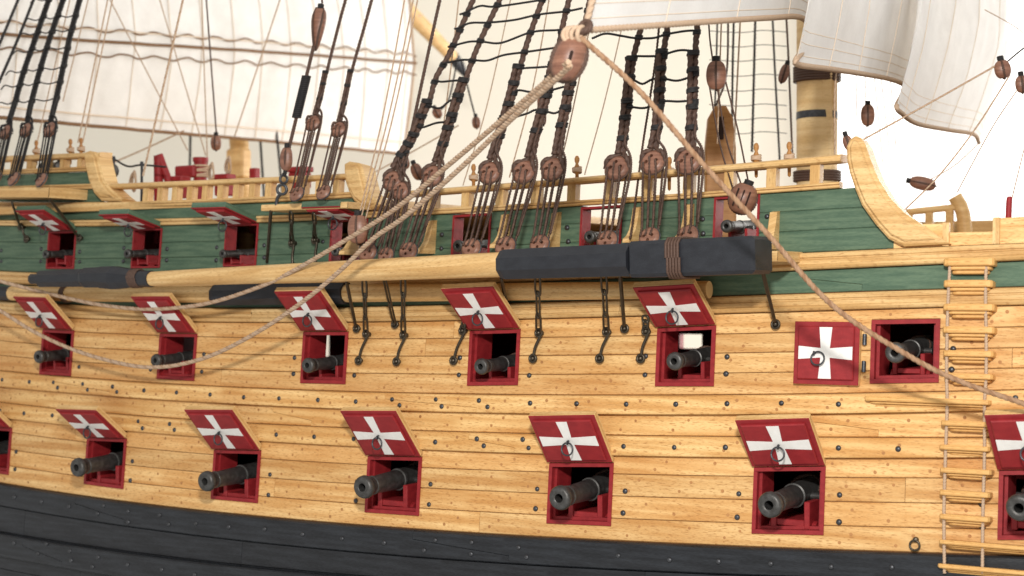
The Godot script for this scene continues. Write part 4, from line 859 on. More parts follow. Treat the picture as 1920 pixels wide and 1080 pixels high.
			mb.quad(H(xa, ya - 0.003, rch), H(xb, yb - 0.003, rch), H(xb, yb, rch - 0.003), H(xa, ya, rch - 0.003), Vector3(0, 1, 1).normalized(), Vector2(xa, 0.3), Vector2(xb, 0.3), Vector2(xb, 0.31), Vector2(xa, 0.31))
			mb.quad(H(xa, ya - th + 0.003, rch), H(xb, yb - th + 0.003, rch), H(xb, yb - th, rch - 0.003), H(xa, ya - th, rch - 0.003), Vector3(0, -1, 1).normalized(), Vector2(xa, 0.3), Vector2(xb, 0.3), Vector2(xb, 0.31), Vector2(xa, 0.31))
		for e in [0, 1]:
			var xe: float = q[e]; var ye: float = q[2 + e]
			mb.quad(H(xe, ye, 0), H(xe, ye, q[4] - 0.003), H(xe, ye - th, q[4] - 0.003), H(xe, ye - th, 0), Vector3(-1 + 2 * e, 0, 0), Vector2(0, 0), Vector2(0.2, 0), Vector2(0.2, th), Vector2(0, th))
		obj("channel_board", mb, M.trim_wood, hull)
	for kn in KNEE:
		var mb := MB.new()
		# a bracket: tall against the bulwark, curving out over the channel
		var pr := PackedVector2Array([Vector2(0.0, 0.0), Vector2(0.085, 0.0), Vector2(0.082, 0.012), Vector2(0.060, 0.022), Vector2(0.042, 0.042), Vector2(0.032, 0.068), Vector2(0.026, 0.092), Vector2(0.022, 0.110), Vector2(0.0, 0.114)])
		var t := Transform3D(Basis(Vector3(0, 0, 1), Vector3(0, 1, -0.1).normalized(), Vector3(-1, 0, 0)), H(kn.x + 0.013, kn.y, 0.0))
		mb.prism(pr, t, 0.0, 0.024, 0.002)
		obj("channel_knee", mb, M.trim_wood, hull)
	# bolts with domed heads
	var bm := MB.new()
	bm.lathe([Vector2(0.0, 0.0062), Vector2(0.003, 0.0058), Vector2(0.0058, 0.0046), Vector2(0.0078, 0.0026), Vector2(0.0086, 0.0), Vector2(0.0086, -0.003)], Transform3D.IDENTITY, 12)
	var bmesh := bm.mesh()
	for set_ in [BOLT_A, BOLT_B, BOLT_P, BOLT_K, BOLT_J]:
		for p in set_:
			var t := frame_at(p.x, p.y)
			t.origin = p - Vector3(0, 0, 0.001)
			t = t.scaled_local(Vector3.ONE * rng.randf_range(0.93, 1.06))
			put("bolt", bmesh, M.iron, hull, t)
	# wooden pegs flush in the planks: too small to count
	var pg := MB.new()
	var rowsy := [["b0", "s1", 0.0], ["s1", "s2", 0.0], ["s2", "s3", 0.0], ["s3", "wBb", 0.0], ["wBb", "wBt", 0.022], ["wBt", "wAb", 0.0], ["wAb", "wAt", 0.024], ["wAt", "u1", 0.0], ["u1", "u2", 0.0], ["u2", "u3", 0.0], ["u3", "mB", 0.0]]
	for rw in rowsy:
		var x := -2.6 + rng.randf() * 0.05
		while x < 1.8:
			for f in [0.30, 0.70]:
				var xx: float = x + (0.045 if f > 0.5 else 0.0) + rng.randf_range(-0.008, 0.008)
				var y: float = lerpf(yl(rw[0], xx), yl(rw[1], xx), f + rng.randf_range(-0.06, 0.06))
				var hit := port_at(xx, "LU")
				var bad := false
				for h in ["L", "U"]:
					var w := port_at(xx, h)
					if w.size() and y > lerp_port(w[0], xx).x - 0.008 and y < lerp_port(w[0], xx).y + 0.008: bad = true
				if bad or rng.randf() < 0.12: continue
				var r := rng.randf_range(0.0042, 0.0056)
				var g := rng.randf_range(0.88, 1.25)
				pg.tint = Color(g, g, g)
				var cen := H(xx, y, rw[2] + 0.0006)
				for s in 8:
					var a := TAU * s / 8.0; var b := TAU * (s + 1) / 8.0
					pg.tri(cen, H(xx + r * cos(a), y + r * sin(a), rw[2] + 0.0004), H(xx + r * cos(b), y + r * sin(b), rw[2] + 0.0004), HN(xx))
			x += 0.165 + rng.randf_range(-0.02, 0.02)
	var pgo := obj("wooden_peg", pg, M.peg, hull)
	pgo.set_meta("kind", "stuff")
	# decks, far side and added end bulkheads close the hull
	for q in [[-0.86, "lower_deck"], [-0.43, "gun_deck"], [0.055, "upper_deck"]]:
		var mb := MB.new()
		mb.cbox(Transform3D(Basis(), Vector3(-0.75, q[0], -1.44)), Vector3(5.2, 0.03, 2.62), 0.0)
		obj(q[1], mb, M.deck_wood, hull)
	var qd := MB.new()   # the raised deck over the left gun ports
	qd.cbox(Transform3D(Basis(), Vector3(-2.085, 0.318, -1.43)), Vector3(2.53, 0.03, 2.70), 0.0)
	obj("quarter_deck", qd, M.trim_wood_world, hull)
	qd = MB.new()
	qd.cbox(Transform3D(Basis(), Vector3(-3.34, 0.185, -1.44)), Vector3(0.04, 0.28, 2.75), 0.0)
	obj("added_bulkhead", qd, M.red_paint, hull)  # unseen, added to keep the space under the raised deck dark
	for xe in [-3.34, XB + 0.02]:
		var mb := MB.new()
		mb.cbox(Transform3D(Basis(), Vector3(xe, -0.42, -1.44)), Vector3(0.04, 0.93, 2.75), 0.0)
		obj("added_bulkhead", mb, M.red_paint, hull)  # unseen end wall, added to stop light leaking in past the frame
	# far side, with gun ports standing open where the light shows through
	var holes := far_holes()
	var xs := [-3.36, 1.9]
	for h in holes: xs.append_array([h[0], h[1]])
	xs.sort()
	var fm := MB.new()
	for k in xs.size() - 1:
		var cut := []
		for h in holes:
			if (xs[k] + xs[k + 1]) / 2 > h[0] and (xs[k] + xs[k + 1]) / 2 < h[1]: cut = h
		var spans := [[-0.9, 0.055]] if cut.is_empty() else [[-0.9, cut[2]], [cut[3], 0.055]]
		for s in spans:
			fm.cbox(Transform3D(Basis(), Vector3((xs[k] + xs[k + 1]) / 2, (s[0] + s[1]) / 2, -2.80)), Vector3(xs[k + 1] - xs[k], s[1] - s[0], 0.05), 0.0)
	obj("far_side", fm, M.red_paint, hull)
	var fb := MB.new()
	fb.cbox(Transform3D(Basis(), Vector3(-0.75, 0.18, -2.80)), Vector3(5.2, 0.25, 0.04), 0.003)
	obj("far_bulwark", fb, M.trim_wood_world, hull)

func far_holes() -> Array:
	# x0, x1, y0, y1 of the far gun ports, each straight across from a near one as the eye looks through
	return FARHOLE

func build_ports():
	var cnt := {"L": 0, "U": 0, "G": 0}
	for p in PORT:
		var row: String = p[0]
		var fr := MB.new()
		var w := 0.012 if row != "G" else 0.007
		var d := -0.088 if row != "G" else -0.055
		var f := 0.0035
		var x0: float = p[1]; var x1: float = p[2]
		# sill, head, jambs
		hbox(fr, x0, x1, p[3], p[4], p[3] + w, p[4] + w, d, f)
		hbox(fr, x0, x1, p[5] - w, p[6] - w, p[5], p[6], d, f)
		hbox(fr, x0, x0 + w, p[3] + w, p[3] + w, p[5] - w, p[5] - w, d, f + 0.0005)
		hbox(fr, x1 - w, x1, p[4] + w, p[4] + w, p[6] - w, p[6] - w, d, f + 0.0005)
		if row != "G":   # rabbet: a second, narrower frame further in
			var e := w + 0.009
			hbox(fr, x0 + w, x1 - w, p[3] + w, p[4] + w, p[3] + e, p[4] + e, d - 0.02, -0.014)
			hbox(fr, x0 + w, x0 + e, p[3] + e, p[3] + e, p[5] - w, p[5] - w, d - 0.02, -0.0145)
			hbox(fr, x1 - e, x1 - w, p[4] + e, p[4] + e, p[6] - w, p[6] - w, d - 0.02, -0.0145)
		obj("port_frame", fr, M.red_paint, hull)
		cnt[row] += 1
		if p[7] < 0: continue
		# lid hinged along the top edge
		var xm := (x0 + x1) / 2.0
		var ax := (H(x1, p[6]) - H(x0, p[5])).normalized()
		var N := HN(xm)
		var Uv := N.cross(ax).normalized()
		var a := deg_to_rad(p[7])
		var eL := (Uv * cos(a) + N * sin(a)).normalized()
		var eN := ax.cross(eL).normalized()
		var t := Transform3D(Basis(ax, eL, eN), H(xm, (p[5] + p[6]) / 2 + 0.003, 0.014))
		make_lid(t, x1 - x0 + 0.004, p[8], row == "G", 0.0)
	# the lid swung open sideways, flat against the planks
	var sl := SIDE_LID
	var t2 := frame_at((sl[0] + sl[1]) / 2, sl[2], 0.018)
	make_lid(t2, sl[1] - sl[0], sl[3] - sl[2], false, 1.0)
	for q in [0.30, 0.72]:
		var mb := MB.new()
		var y: float = lerpf(sl[2], sl[3], q)
		var x: float = sl[1] + 0.012
		mb.tube(PackedVector3Array([H(x, y - 0.016, 0.012), H(x, y - 0.014, 0.012), H(x, y + 0.014, 0.012), H(x, y + 0.016, 0.012)]), [0.004, 0.0065, 0.0065, 0.004], 10)
		obj("hinge_pin", mb, M.iron, hull)

func make_lid(t: Transform3D, w: float, L: float, green: bool, side: float):
	var lid := Node3D.new()
	lid.name = numbered("port_lid", hull)
	hull.add_child(lid, true)
	lid.transform = t
	var I := Transform3D.IDENTITY
	var mb := MB.new()
	mb.cbox(Transform3D(Basis(), Vector3(0, L / 2, -0.0125)), Vector3(w, L, 0.019), 0.0012)
	obj("outer_board", mb, M.green_lid if green else M.trim_wood_lid, lid)
	mb = MB.new()
	mb.cbox(Transform3D(Basis(), Vector3(0, L / 2, -0.001)), Vector3(w - 0.001, L - 0.001, 0.0042), 0.0010)
	obj("red_face", mb, M.red_paint, lid)
	var m := 0.014
	mb = MB.new()
	var py := PackedVector2Array([Vector2(-w / 2 + m, m), Vector2(w / 2 - m, m), Vector2(w / 2 - m, L - m), Vector2(-w / 2 + m, L - m)])
	mb.prism(py, I, 0.001, 0.0095, 0.003)
	obj("inner_panel", mb, M.red_paint, lid)
	# white cross, each arm a little wider at its end
	mb = MB.new()
	var hx := w / 2 - m - 0.003
	var y0 := m + 0.003; var y1 := L - m - 0.003
	var cy := (y0 + y1) / 2
	var cx := 0.0
	var a := 0.0135; var b := 0.0190
	var cr := PackedVector2Array([Vector2(-a, cy - a), Vector2(-b, y0), Vector2(b, y0), Vector2(a, cy - a), Vector2(hx, cy - b), Vector2(hx, cy + b), Vector2(a, cy + a), Vector2(b, y1), Vector2(-b, y1), Vector2(-a, cy + a), Vector2(-hx, cy + b), Vector2(-hx, cy - b)])
	mb.prism(cr, I, 0.0085, 0.0104, 0.0)
	obj("white_cross", mb, M.white_paint, lid)
	# eye and ring
	mb = MB.new()
	var ep := Vector3(0, cy + 0.002, 0.010) if side == 0.0 else Vector3(-0.030, cy - 0.002, 0.010)
	mb.tube(PackedVector3Array([ep, ep + Vector3(0, 0, 0.004), ep + Vector3(0, 0, 0.0085)]), 0.0034, 8)
	mb.ring(Transform3D(Basis(Vector3(0, 0, 1), Vector3(0, 1, 0), Vector3(-1, 0, 0)), ep + Vector3(0, 0, 0.010)), 0.0052, 0.0020, 12, 6)
	obj("ring_eye", mb, M.iron, lid)
	mb = MB.new()
	# the ring hangs straight down in the world, and leans on the panel where the lid is flat to the side
	var R := 0.0195
	var down := t.basis.inverse() * Vector3(0, -1, 0)
	if side == 0.0: down = (down + Vector3(0, 0, 0.12)).normalized()
	else: down = Vector3(0.62, -0.75, 0.12).normalized()
	var xax := (Vector3(1, 0, 0) - down * down.x).normalized()
	var cen := ep + Vector3(0, 0, 0.010) + down * R
	mb.ring(Transform3D(Basis(xax, -down, xax.cross(-down)), cen), R, 0.0027, 24, 8)
	obj("ring", mb, M.iron, lid)

# ------------------------------------------------------------------ guns
func build_guns():
	var rowname := {"L": "lower", "U": "middle", "G": "upper"}
	var cnt := {"L": 0, "U": 0, "G": 0}
	var last := {"L": 7, "U": 6, "G": 7}
	for g in GUN:
		var row: String = g[0]
		cnt[row] += 1
		var R: float = g[3]
		var muz: Vector3 = g[1]
		var base := muz - Vector3(0, 0, g[2])
		var which: String = "the leftmost" if cnt[row] == 1 else ("the rightmost" if cnt[row] == last[row] else ORD[cnt[row] - 1] + " from the left")
		var what: String = {"L": "large dark iron cannon in the lower row of gun ports, ", "U": "dark iron cannon in the middle row of gun ports, ", "G": "small dark cannon in the green upper row of ports, "}[row]
		if row == "L" and cnt[row] == 1: what = "large dark cannon at the edge of the lower gun port row, "
		var o := thing("cannon", what + which, "cannon", base, "cannons in three rows of ports")
		var z0: float = g[2]
		var mb := MB.new()
		var pr := [Vector2(0.0, z0 - 3.2 * R), Vector2(0.33 * R, z0 - 3.2 * R), Vector2(0.36 * R, z0 - 0.05 * R), Vector2(0.43 * R, z0), Vector2(0.74 * R, z0 + 0.02 * R), Vector2(0.9 * R, z0 - 0.10 * R), Vector2(0.985 * R, z0 - 0.30 * R), Vector2(1.0 * R, z0 - 0.50 * R), Vector2(0.95 * R, z0 - 0.68 * R), Vector2(0.90 * R, z0 - 0.72 * R), Vector2(0.80 * R, z0 - 1.05 * R), Vector2(0.77 * R, z0 - 1.35 * R), Vector2(0.82 * R, z0 - 1.40 * R), Vector2(0.83 * R, z0 - 1.55 * R), Vector2(0.76 * R, z0 - 1.60 * R), Vector2(0.86 * R, z0 - 5.2 * R), Vector2(0.97 * R, z0 - 5.25 * R), Vector2(1.0 * R, z0 - 5.42 * R), Vector2(0.97 * R, z0 - 5.6 * R), Vector2(0.92 * R, z0 - 5.65 * R), Vector2(1.06 * R, z0 - 10.5 * R), Vector2(1.15 * R, z0 - 10.6 * R), Vector2(1.15 * R, z0 - 11.0 * R), Vector2(0.7 * R, z0 - 11.5 * R), Vector2(0.25 * R, z0 - 11.7 * R), Vector2(0.3 * R, z0 - 12.2 * R), Vector2(0.0, z0 - 12.4 * R)]
		# a barrel sags a little at the muzzle
		var pitch := Transform3D(Basis(Vector3(1, 0, 0), 0.025), Vector3.ZERO)
		mb.lathe(pr, pitch, 28)
		obj("barrel", mb, M.gun_iron, o)
		mb = MB.new()
		mb.tube(PackedVector3Array([Vector3(-1.7 * R, -0.1 * R, z0 - 6.8 * R), Vector3(1.7 * R, -0.1 * R, z0 - 6.8 * R)]), 0.30 * R, 10)
		obj("trunnion", mb, M.gun_iron, o)
		var car := MB.new()
		for s in [-1, 1]:
			car.cbox(Transform3D(Basis(), Vector3(s * 1.35 * R, -1.35 * R, z0 - 8.0 * R)), Vector3(0.45 * R, 2.1 * R, 7.0 * R), 0.002)
		car.cbox(Transform3D(Basis(), Vector3(0, -2.0 * R, z0 - 8.0 * R)), Vector3(2.25 * R, 0.5 * R, 6.8 * R), 0.002)
		var cr := obj("carriage", car, M.red_paint, o)
		for zz in [5.6, 10.6]:
			for s in [-1, 1]:
				var wm := MB.new()
				wm.tube(PackedVector3Array([Vector3(s * 1.35 * R, -2.6 * R, z0 - zz * R), Vector3(s * 1.9 * R, -2.6 * R, z0 - zz * R)]), 0.75 * R, 14)
				obj("truck_wheel", wm, M.red_paint, cr)
		if row != "G":
			mb = MB.new()
			var q := []
			for k in 9:
				var a := PI * k / 8.0
				q.append(Vector3(-cos(a) * 1.25 * R - 0.25 * R, sin(a) * 1.1 * R + 0.05 * R, z0 - 8.2 * R - sin(a) * 1.2 * R))
			mb.rope(q, 0.17 * R)
			obj("breech_rope", mb, M.brown_rope, o)

# ------------------------------------------------------------------ spare yards lashed along the side
func octagon_bar(mb: MB, ps: Array, rad: Array, sides: int, flat: bool):
	# straight pieces with flat faces (or round when flat is false)
	var ax: Vector3 = (ps[-1] - ps[0]).normalized()
	var s1 := ax.cross(Vector3.UP).normalized()
	var s2 := s1.cross(ax).normalized()
	for k in ps.size() - 1:
		var P := PackedVector3Array(); var N := PackedVector3Array(); var U := PackedVector2Array()
		if flat:
			for s in sides:
				var a := TAU * (s + 0.5) / sides; var b := TAU * (s + 1.5) / sides
				var da := s1 * cos(a) + s2 * sin(a); var db := s1 * cos(b) + s2 * sin(b)
				var nn: Vector3 = (da + db).normalized() - ax * ((rad[k + 1] - rad[k]) / maxf(0.001, (ps[k + 1] - ps[k]).length()))
				mb.quad(ps[k] + da * rad[k], ps[k + 1] + da * rad[k + 1], ps[k + 1] + db * rad[k + 1], ps[k] + db * rad[k], nn.normalized(), Vector2(0, s * 0.03), Vector2((ps[k + 1] - ps[0]).length(), s * 0.03), Vector2((ps[k + 1] - ps[0]).length(), s * 0.03 + 0.03), Vector2(0, s * 0.03 + 0.03))
	if not flat: mb.tube(PackedVector3Array(ps), rad, sides, 0, 0.0, 0.0, true)
	else:
		for e in [0, ps.size() - 1]:
			var q := []
			for s in sides:
				var a := TAU * (s + 0.5) / sides
				q.append(ps[e] + (s1 * cos(a) + s2 * sin(a)) * rad[e])
			mb.face(q, (ps[0] + ps[-1]) / 2)

func sub(a: Vector3, b: Vector3, n: int) -> Array:
	var o := []
	for k in n + 1: o.append(a.lerp(b, float(k) / n))
	return o

func lashing(at_: Vector3, ax: Vector3, R: float, turns: int, r: float, material: Material, parent: Node, square := 0.0):
	var mb := MB.new()
	var s1 := ax.cross(Vector3.UP).normalized()
	var s2 := s1.cross(ax).normalized()
	for k in turns:
		var q := PackedVector3Array()
		var n := 24
		for s in n + 1:
			var a := TAU * s / n
			var rr := R
			if square > 0.0: rr = minf(minf(R * square / maxf(absf(cos(a)), 0.001), R / maxf(absf(sin(a)), 0.001)), R * 1.48)
			q.append(at_ + ax * ((k - turns / 2.0 + 0.5 + float(s) / n * 0.5) * r * 2.05) + (s1 * cos(a) + s2 * sin(a)) * (rr + r * 0.7))
		mb.tube(q, r, 6, 0, 0.0, 0.0, false)
	obj("lashing", mb, material, parent)

func build_yards():
	var A := YARD_A
	var y := thing("spare_yard", "long pale spare yard with black painted ends lashed outside the channel", "spar", A[4])
	y.position = Vector3.ZERO
	var ax: Vector3 = (A[7] - A[4]).normalized()
	var mb := MB.new()
	var n := 12
	var rad := []
	for k in n + 1: rad.append(lerpf(0.0262, 0.0385, pow(float(k) / n, 0.8)))
	mb.tube(PackedVector3Array(sub(A[4], A[5], n)), rad, 28)
	obj("round_spar", mb, M.trim_wood, y)
	mb = MB.new()
	octagon_bar(mb, [A[5] - ax * 0.004, A[5] + ax * 0.012, A[6] - ax * 0.03, A[6]], [0.0440, 0.0485, 0.0510, 0.053], 8, true)
	obj("octagonal_section", mb, M.black_paint_world, y)
	mb = MB.new()
	var b := Basis(ax, ax.cross(Vector3.FORWARD).normalized(), Vector3.ZERO)
	var upv := (Vector3.UP - ax * ax.y).normalized()
	var bas := Basis(ax, upv, ax.cross(upv))
	var L: float = (A[7] - A[6]).length()
	mb.cbox(Transform3D(bas, (A[6] + A[7]) / 2 + Vector3(0, 0, -0.017)), Vector3(L, 0.104, 0.130), 0.010)
	obj("squared_end", mb, M.black_paint_world, y)
	lashing(A[6].lerp(A[7], 0.375) + Vector3(0, 0, -0.017), ax, 0.0525, 5, 0.0045, M.brown_rope, y, 0.066 / 0.0525)
	# tapered black end on the far left: octagonal, stepped
	mb = MB.new()
	octagon_bar(mb, [A[0], A[1]], [0.021, 0.021], 8, true)
	octagon_bar(mb, [A[1], A[1].lerp(A[2], 0.72), A[1].lerp(A[2], 0.76), A[2]], [0.034, 0.036, 0.040, 0.041], 8, true)
	octagon_bar(mb, [A[2], A[2].lerp(A[3], 0.4), A[3]], [0.043, 0.046, 0.034], 8, true)
	obj("octagonal_end", mb, M.black_paint_world, y)
	mb = MB.new()
	mb.tube(PackedVector3Array(sub(A[3].lerp(A[4], 0.3), A[4], 2)), 0.0300, 20)
	obj("black_collar", mb, M.black_paint_world, y)
	lashing(A[3].lerp(A[4], 0.12), ax, 0.030, 7, 0.0032, M.brown_rope, y)
	# the second yard, under the first
	var B := YARD_B
	var z := thing("spare_yard", "pale spare yard with black middle lying against the hull under the other yard", "spar")
	mb = MB.new()
	mb.tube(PackedVector3Array(sub(B[1], B[2], 8)), 0.0295, 24)
	obj("round_spar", mb, M.trim_wood, z)
	mb = MB.new()
	octagon_bar(mb, [B[2], B[2].lerp(B[3], 0.03), B[3]], [0.037, 0.041, 0.040], 8, true)
	obj("octagonal_section", mb, M.black_paint_world, z)
	mb = MB.new()
	rad = []
	for k in 9: rad.append(lerpf(0.0305, 0.026, k / 8.0))
	mb.tube(PackedVector3Array(sub(B[3], B[5], 8)), rad, 24)
	obj("round_spar", mb, M.trim_wood, z)
	mb = MB.new()
	octagon_bar(mb, [B[0], B[1]], [0.026, 0.031], 8, true)
	obj("octagonal_end", mb, M.black_paint_world, z)
	lashing(B[1].lerp(B[2], 0.29), (B[2] - B[1]).normalized(), 0.0295, 4, 0.0034, M.brown_rope, z)

# ------------------------------------------------------------------ rigging
func deadeye(t: Transform3D, R: float, parent: Node, iron: bool) -> Node3D:
	var d := Node3D.new()
	d.name = numbered("deadeye", parent)
	parent.add_child(d, true)
	d.transform = t
	var mb := MB.new()
	mb.lathe([Vector2(0.74 * R, 0.37 * R), Vector2(0.90 * R, 0.26 * R), Vector2(0.985 * R, 0.13 * R), Vector2(0.95 * R, 0.0), Vector2(0.985 * R, -0.13 * R), Vector2(0.90 * R, -0.26 * R), Vector2(0.6 * R, -0.40 * R), Vector2(0.0, -0.44 * R)], Transform3D.IDENTITY, 24)
	# the face, with three holes bored through it
	var fl := -1.0 if iron else 1.0
	var face2 := PackedVector2Array()
	var centres := {6: Vector2(0, 0.36), 12: Vector2(-0.40, -0.06), 0: Vector2(0.40, -0.06)}
	var hr := 0.145
	for k in 24:
		var a := TAU * k / 24.0
		face2.append(Vector2(cos(a), sin(a)) * 0.74)
		if centres.has(k):
			var cc: Vector2 = centres[k]
			var start := (Vector2(cos(a), sin(a)) * 0.74 - cc).angle()
			for h in 12:
				var w := start - TAU * (h + 0.02) / 11.5
				if h == 11: w = start + 0.03
				face2.append(cc + Vector2(cos(w), sin(w)) * hr)
			face2.append(Vector2(cos(a + 0.01), sin(a + 0.01)) * 0.74)
	var idx := Geometry2D.triangulate_polygon(face2)
	for k in range(0, idx.size(), 3):
		var q := []
		for e in 3:
			var f2: Vector2 = face2[idx[k + e]] * R
			q.append(Vector3(f2.x, f2.y * fl, (0.445 - 0.075 * pow(f2.length() / (0.74 * R), 2.0)) * R))
		mb.tri(q[0], q[1], q[2], Vector3(0, 0, 1))
	for k in centres:
		var cc: Vector2 = centres[k] * R
		var P := PackedVector3Array(); var N := PackedVector3Array(); var U := PackedVector2Array()
		for z in [0.44, -0.2]:
			for h in 13:
				var w := TAU * h / 12.0
				P.append(Vector3(cc.x + cos(w) * hr * R, (cc.y + sin(w) * hr * R) * fl, z * R)); N.append(Vector3(-cos(w), -sin(w) * fl, 0)); U.append(Vector2(w, z))
		mb.grid(P, N, U, 2, 13)
	obj("disc", mb, M.walnut, d)
	mb = MB.new()
	mb.ring(Transform3D.IDENTITY, 0.99 * R, 0.095 * R if not iron else 0.08 * R, 24, 8)
	obj("strop", mb, M.iron if iron else M.brown_rope, d)
	return d

func offset_path(ps: Array, side: Vector3, d: float, a: int, b: int) -> Array:
	var o := []
	for k in range(a, b + 1): o.append(ps[k] + side * d)
	return o

func build_shrouds():
	var cnt := 0
	var thread := [Color(1, 1, 1), Color(0.72, 0.68, 0.66), Color(1.12, 1.08, 1.05)]
	for s in SHROUD:
		var ps: Array = s[1]
		var up: Vector3 = s[2]; var ur: float = s[3]; var lo: Vector3 = s[4]; var lr: float = s[5]
		cnt += 1
		var label: String
		var grp := "shrouds set up with deadeyes"
		if cnt <= 9:
			label = "dark brown shroud above the pale spare yard, %s from the left, with deadeye pair" % ORD[cnt - 1]
			if s[0] == "back": label = "thin brown backstay with the smallest deadeye, close beside the first thick shroud"
		elif cnt <= 11:
			label = "brown stay rope with deadeyes on short channel, %s" % ("nearer the long block" if cnt == 10 else "nearer the middle rail scroll")
		else:
			label = "dark shroud with deadeyes at the left edge, %s of three" % ORD[cnt - 12]
		var o := thing("shroud", label, "rigging rope", Vector3.ZERO, grp)
		ur *= 1.06
		lr *= 1.06
		var R := 0.0098 if s[0] == "main" and cnt < 12 else (0.0066 if cnt >= 12 else 0.0060)
		var m: Material = M.brown_rope if cnt < 12 else M.black_rope
		var mb := MB.new()
		mb.rope(ps, R, R * 7.0, 12, thread)
		obj("rope", mb, m, o)
		var dirv := (up - lo).normalized()
		var side := Vector3(1, 0, 0)
		# doubled end, bound to the standing part
		var last := 4 if s[0] == "main" else 2
		last = mini(last, ps.size() - 2)
		if s[0] == "main" and cnt < 12: last = 3
		mb = MB.new()
		var e := offset_path(ps, Vector3(-0.55, 0, 0.8).normalized(), R * 1.75, 1, last)
		mb.rope([ps[0] + Vector3(-R, 0, R)] + e, R * 0.95, R * 7.0, 12, thread)
		obj("turned_up_end", mb, m, o)
		for k in range(1, last + 1):
			for f in ([0.0, 0.55] if k < last else [0.0]):
				var c: Vector3 = ps[k].lerp(ps[k + 1], f) + Vector3(-0.55, 0, 0.8).normalized() * R * 0.85
				var tg: Vector3 = (ps[k + 1] - ps[k]).normalized()
				mb = MB.new()
				for w in 4:
					mb.ring(Transform3D(Basis(tg.cross(Vector3(0, 0, 1)).normalized(), Vector3(0, 0, 1), tg).orthonormalized(), c + tg * (w - 1.5) * R * 0.42 + Vector3(rng.randf_range(-1, 1), 0, rng.randf_range(-1, 1)) * R * 0.12), R * rng.randf_range(1.62, 1.8), R * 0.30, 14, 6)
				obj("seizing", mb, M.black_rope, o)
		# strop legs from the deadeye to the shroud
		mb = MB.new()
		for sx in [-1, 1]:
			mb.rope([up + Vector3(sx * ur * 1.0, 0, 0), up + Vector3(sx * ur * 0.80, ur * 0.75, 0), ps[0] + Vector3(sx * R * 0.8, 0, 0), ps[1]], R * 0.85, R * 6.5, 12, thread)
		obj("strop_leg", mb, m, o)
		# deadeyes face outboard
		var yv := dirv
		var zv := (Vector3(0.04, 0.0, 1.0) - yv * yv.dot(Vector3(0.04, 0.0, 1.0))).normalized()
		var bas := Basis(yv.cross(zv).normalized(), yv, zv)
		deadeye(Transform3D(bas, up), ur, o, false)
		deadeye(Transform3D(bas, lo), lr, o, true)
		# lanyard: six strands
		for k in 6:
			var f := (k - 2.5) / 2.5
			var front := 1.0 if k % 2 == 0 else -1.0
			var a := up + bas * Vector3(f * ur * 0.62, -ur * (0.05 if front > 0 else 0.35) + (0.38 * ur if k == 2 else 0.0), front * ur * 0.47)
			var a2 := up + bas * Vector3(f * ur * 0.66, -ur * 1.02, front * ur * 0.30)
			var b := lo + bas * Vector3(f * lr * 0.60 - 0.1 * lr, lr * (0.05 if front > 0 else 0.35), front * lr * 0.47)
			var b2 := lo + bas * Vector3(f * lr * 0.66, lr * 1.02, front * lr * 0.30)
			mb = MB.new()
			var lr_ := 0.0041 if cnt < 10 else 0.0033
			mb.rope([a, a2, a2.lerp(b2, 0.5), b2, b], lr_, 0.030, 6, thread)
			obj("lanyard_strand", mb, M.brown_rope if cnt < 12 else M.black_rope, o)
		# the lanyard's loose end hitched up beside the deadeye
		mb = MB.new()
		mb.rope([lo + bas * Vector3(lr * 0.8, lr * 1.2, -lr * 0.2), up + bas * Vector3(ur * 1.15, 0, 0.1 * ur), ps[0] + Vector3(R * 1.6, 0.03, R), ps[1] + Vector3(R * 1.2, 0.02, R)], 0.0045, 0.022, 6, thread)
		obj("lanyard_end", mb, M.brown_rope if cnt < 12 else M.black_rope, o)
	var fl := 0
	for ps in FAR_LEFT_SHROUD:
		fl += 1
		var o := thing("shroud", "dark shroud cut off by the left edge, %s" % ("lower of two" if fl == 1 else "topmost of two"), "rigging rope", Vector3.ZERO, "shrouds set up with deadeyes")
		var mb := MB.new()
		mb.rope(ps, 0.0066, 0.048, 12)
		obj("rope", mb, M.black_rope, o)
	var rc := 0
	var grp2 := "ratlines tied across the shrouds"
	for ps in RATLINE:
		rc += 1
		var lab := ""
		if rc <= 7: lab = "thin black ratline on the first two thick shrouds above the yard, %s from the top" % ORD[rc - 1]
		elif rc <= 10: lab = "thin black ratline left of the large clew block, %s from the top" % ORD[rc - 8]
		elif rc <= 14: lab = "thin black ratline across the three rightmost shrouds, %s from the top" % ORD[rc - 11]
		else: lab = "thin black ratline across the left edge shrouds, %s from the top" % ORD[rc - 15]
		var o := thing("ratline", lab, "rope", Vector3.ZERO, grp2)
		var mb := MB.new()
		mb.rope(ps, 0.0040 if rc < 15 else 0.0030, 0.022, 6)
		obj("rope", mb, M.black_rope, o)
		for s in SHROUD:
			if rc < 15 and s[0] != "main": continue
			var sp: PackedVector3Array = MB.smooth(s[1], 0.02)
			var best := 1.0
			var bp := Vector3.ZERO
			var tg := Vector3.UP
			var rp: PackedVector3Array = MB.smooth(ps, 0.008)
			for k in sp.size() - 1:
				for q in rp:
					var dd := Vector2(q.x - sp[k].x, q.y - sp[k].y).length()
					if dd < best: best = dd; bp = sp[k]; tg = (sp[k + 1] - sp[k]).normalized()
			if best < 0.02:
				mb = MB.new()
				for w in 3:
					mb.ring(Transform3D(Basis(tg.cross(Vector3(0, 0, 1)).normalized(), Vector3(0, 0, 1), tg).orthonormalized(), bp + tg * (w - 1.0) * 0.0052), 0.0102 if rc < 15 else 0.0072, 0.0032, 14, 6)
				obj("hitch", mb, M.black_rope, o)

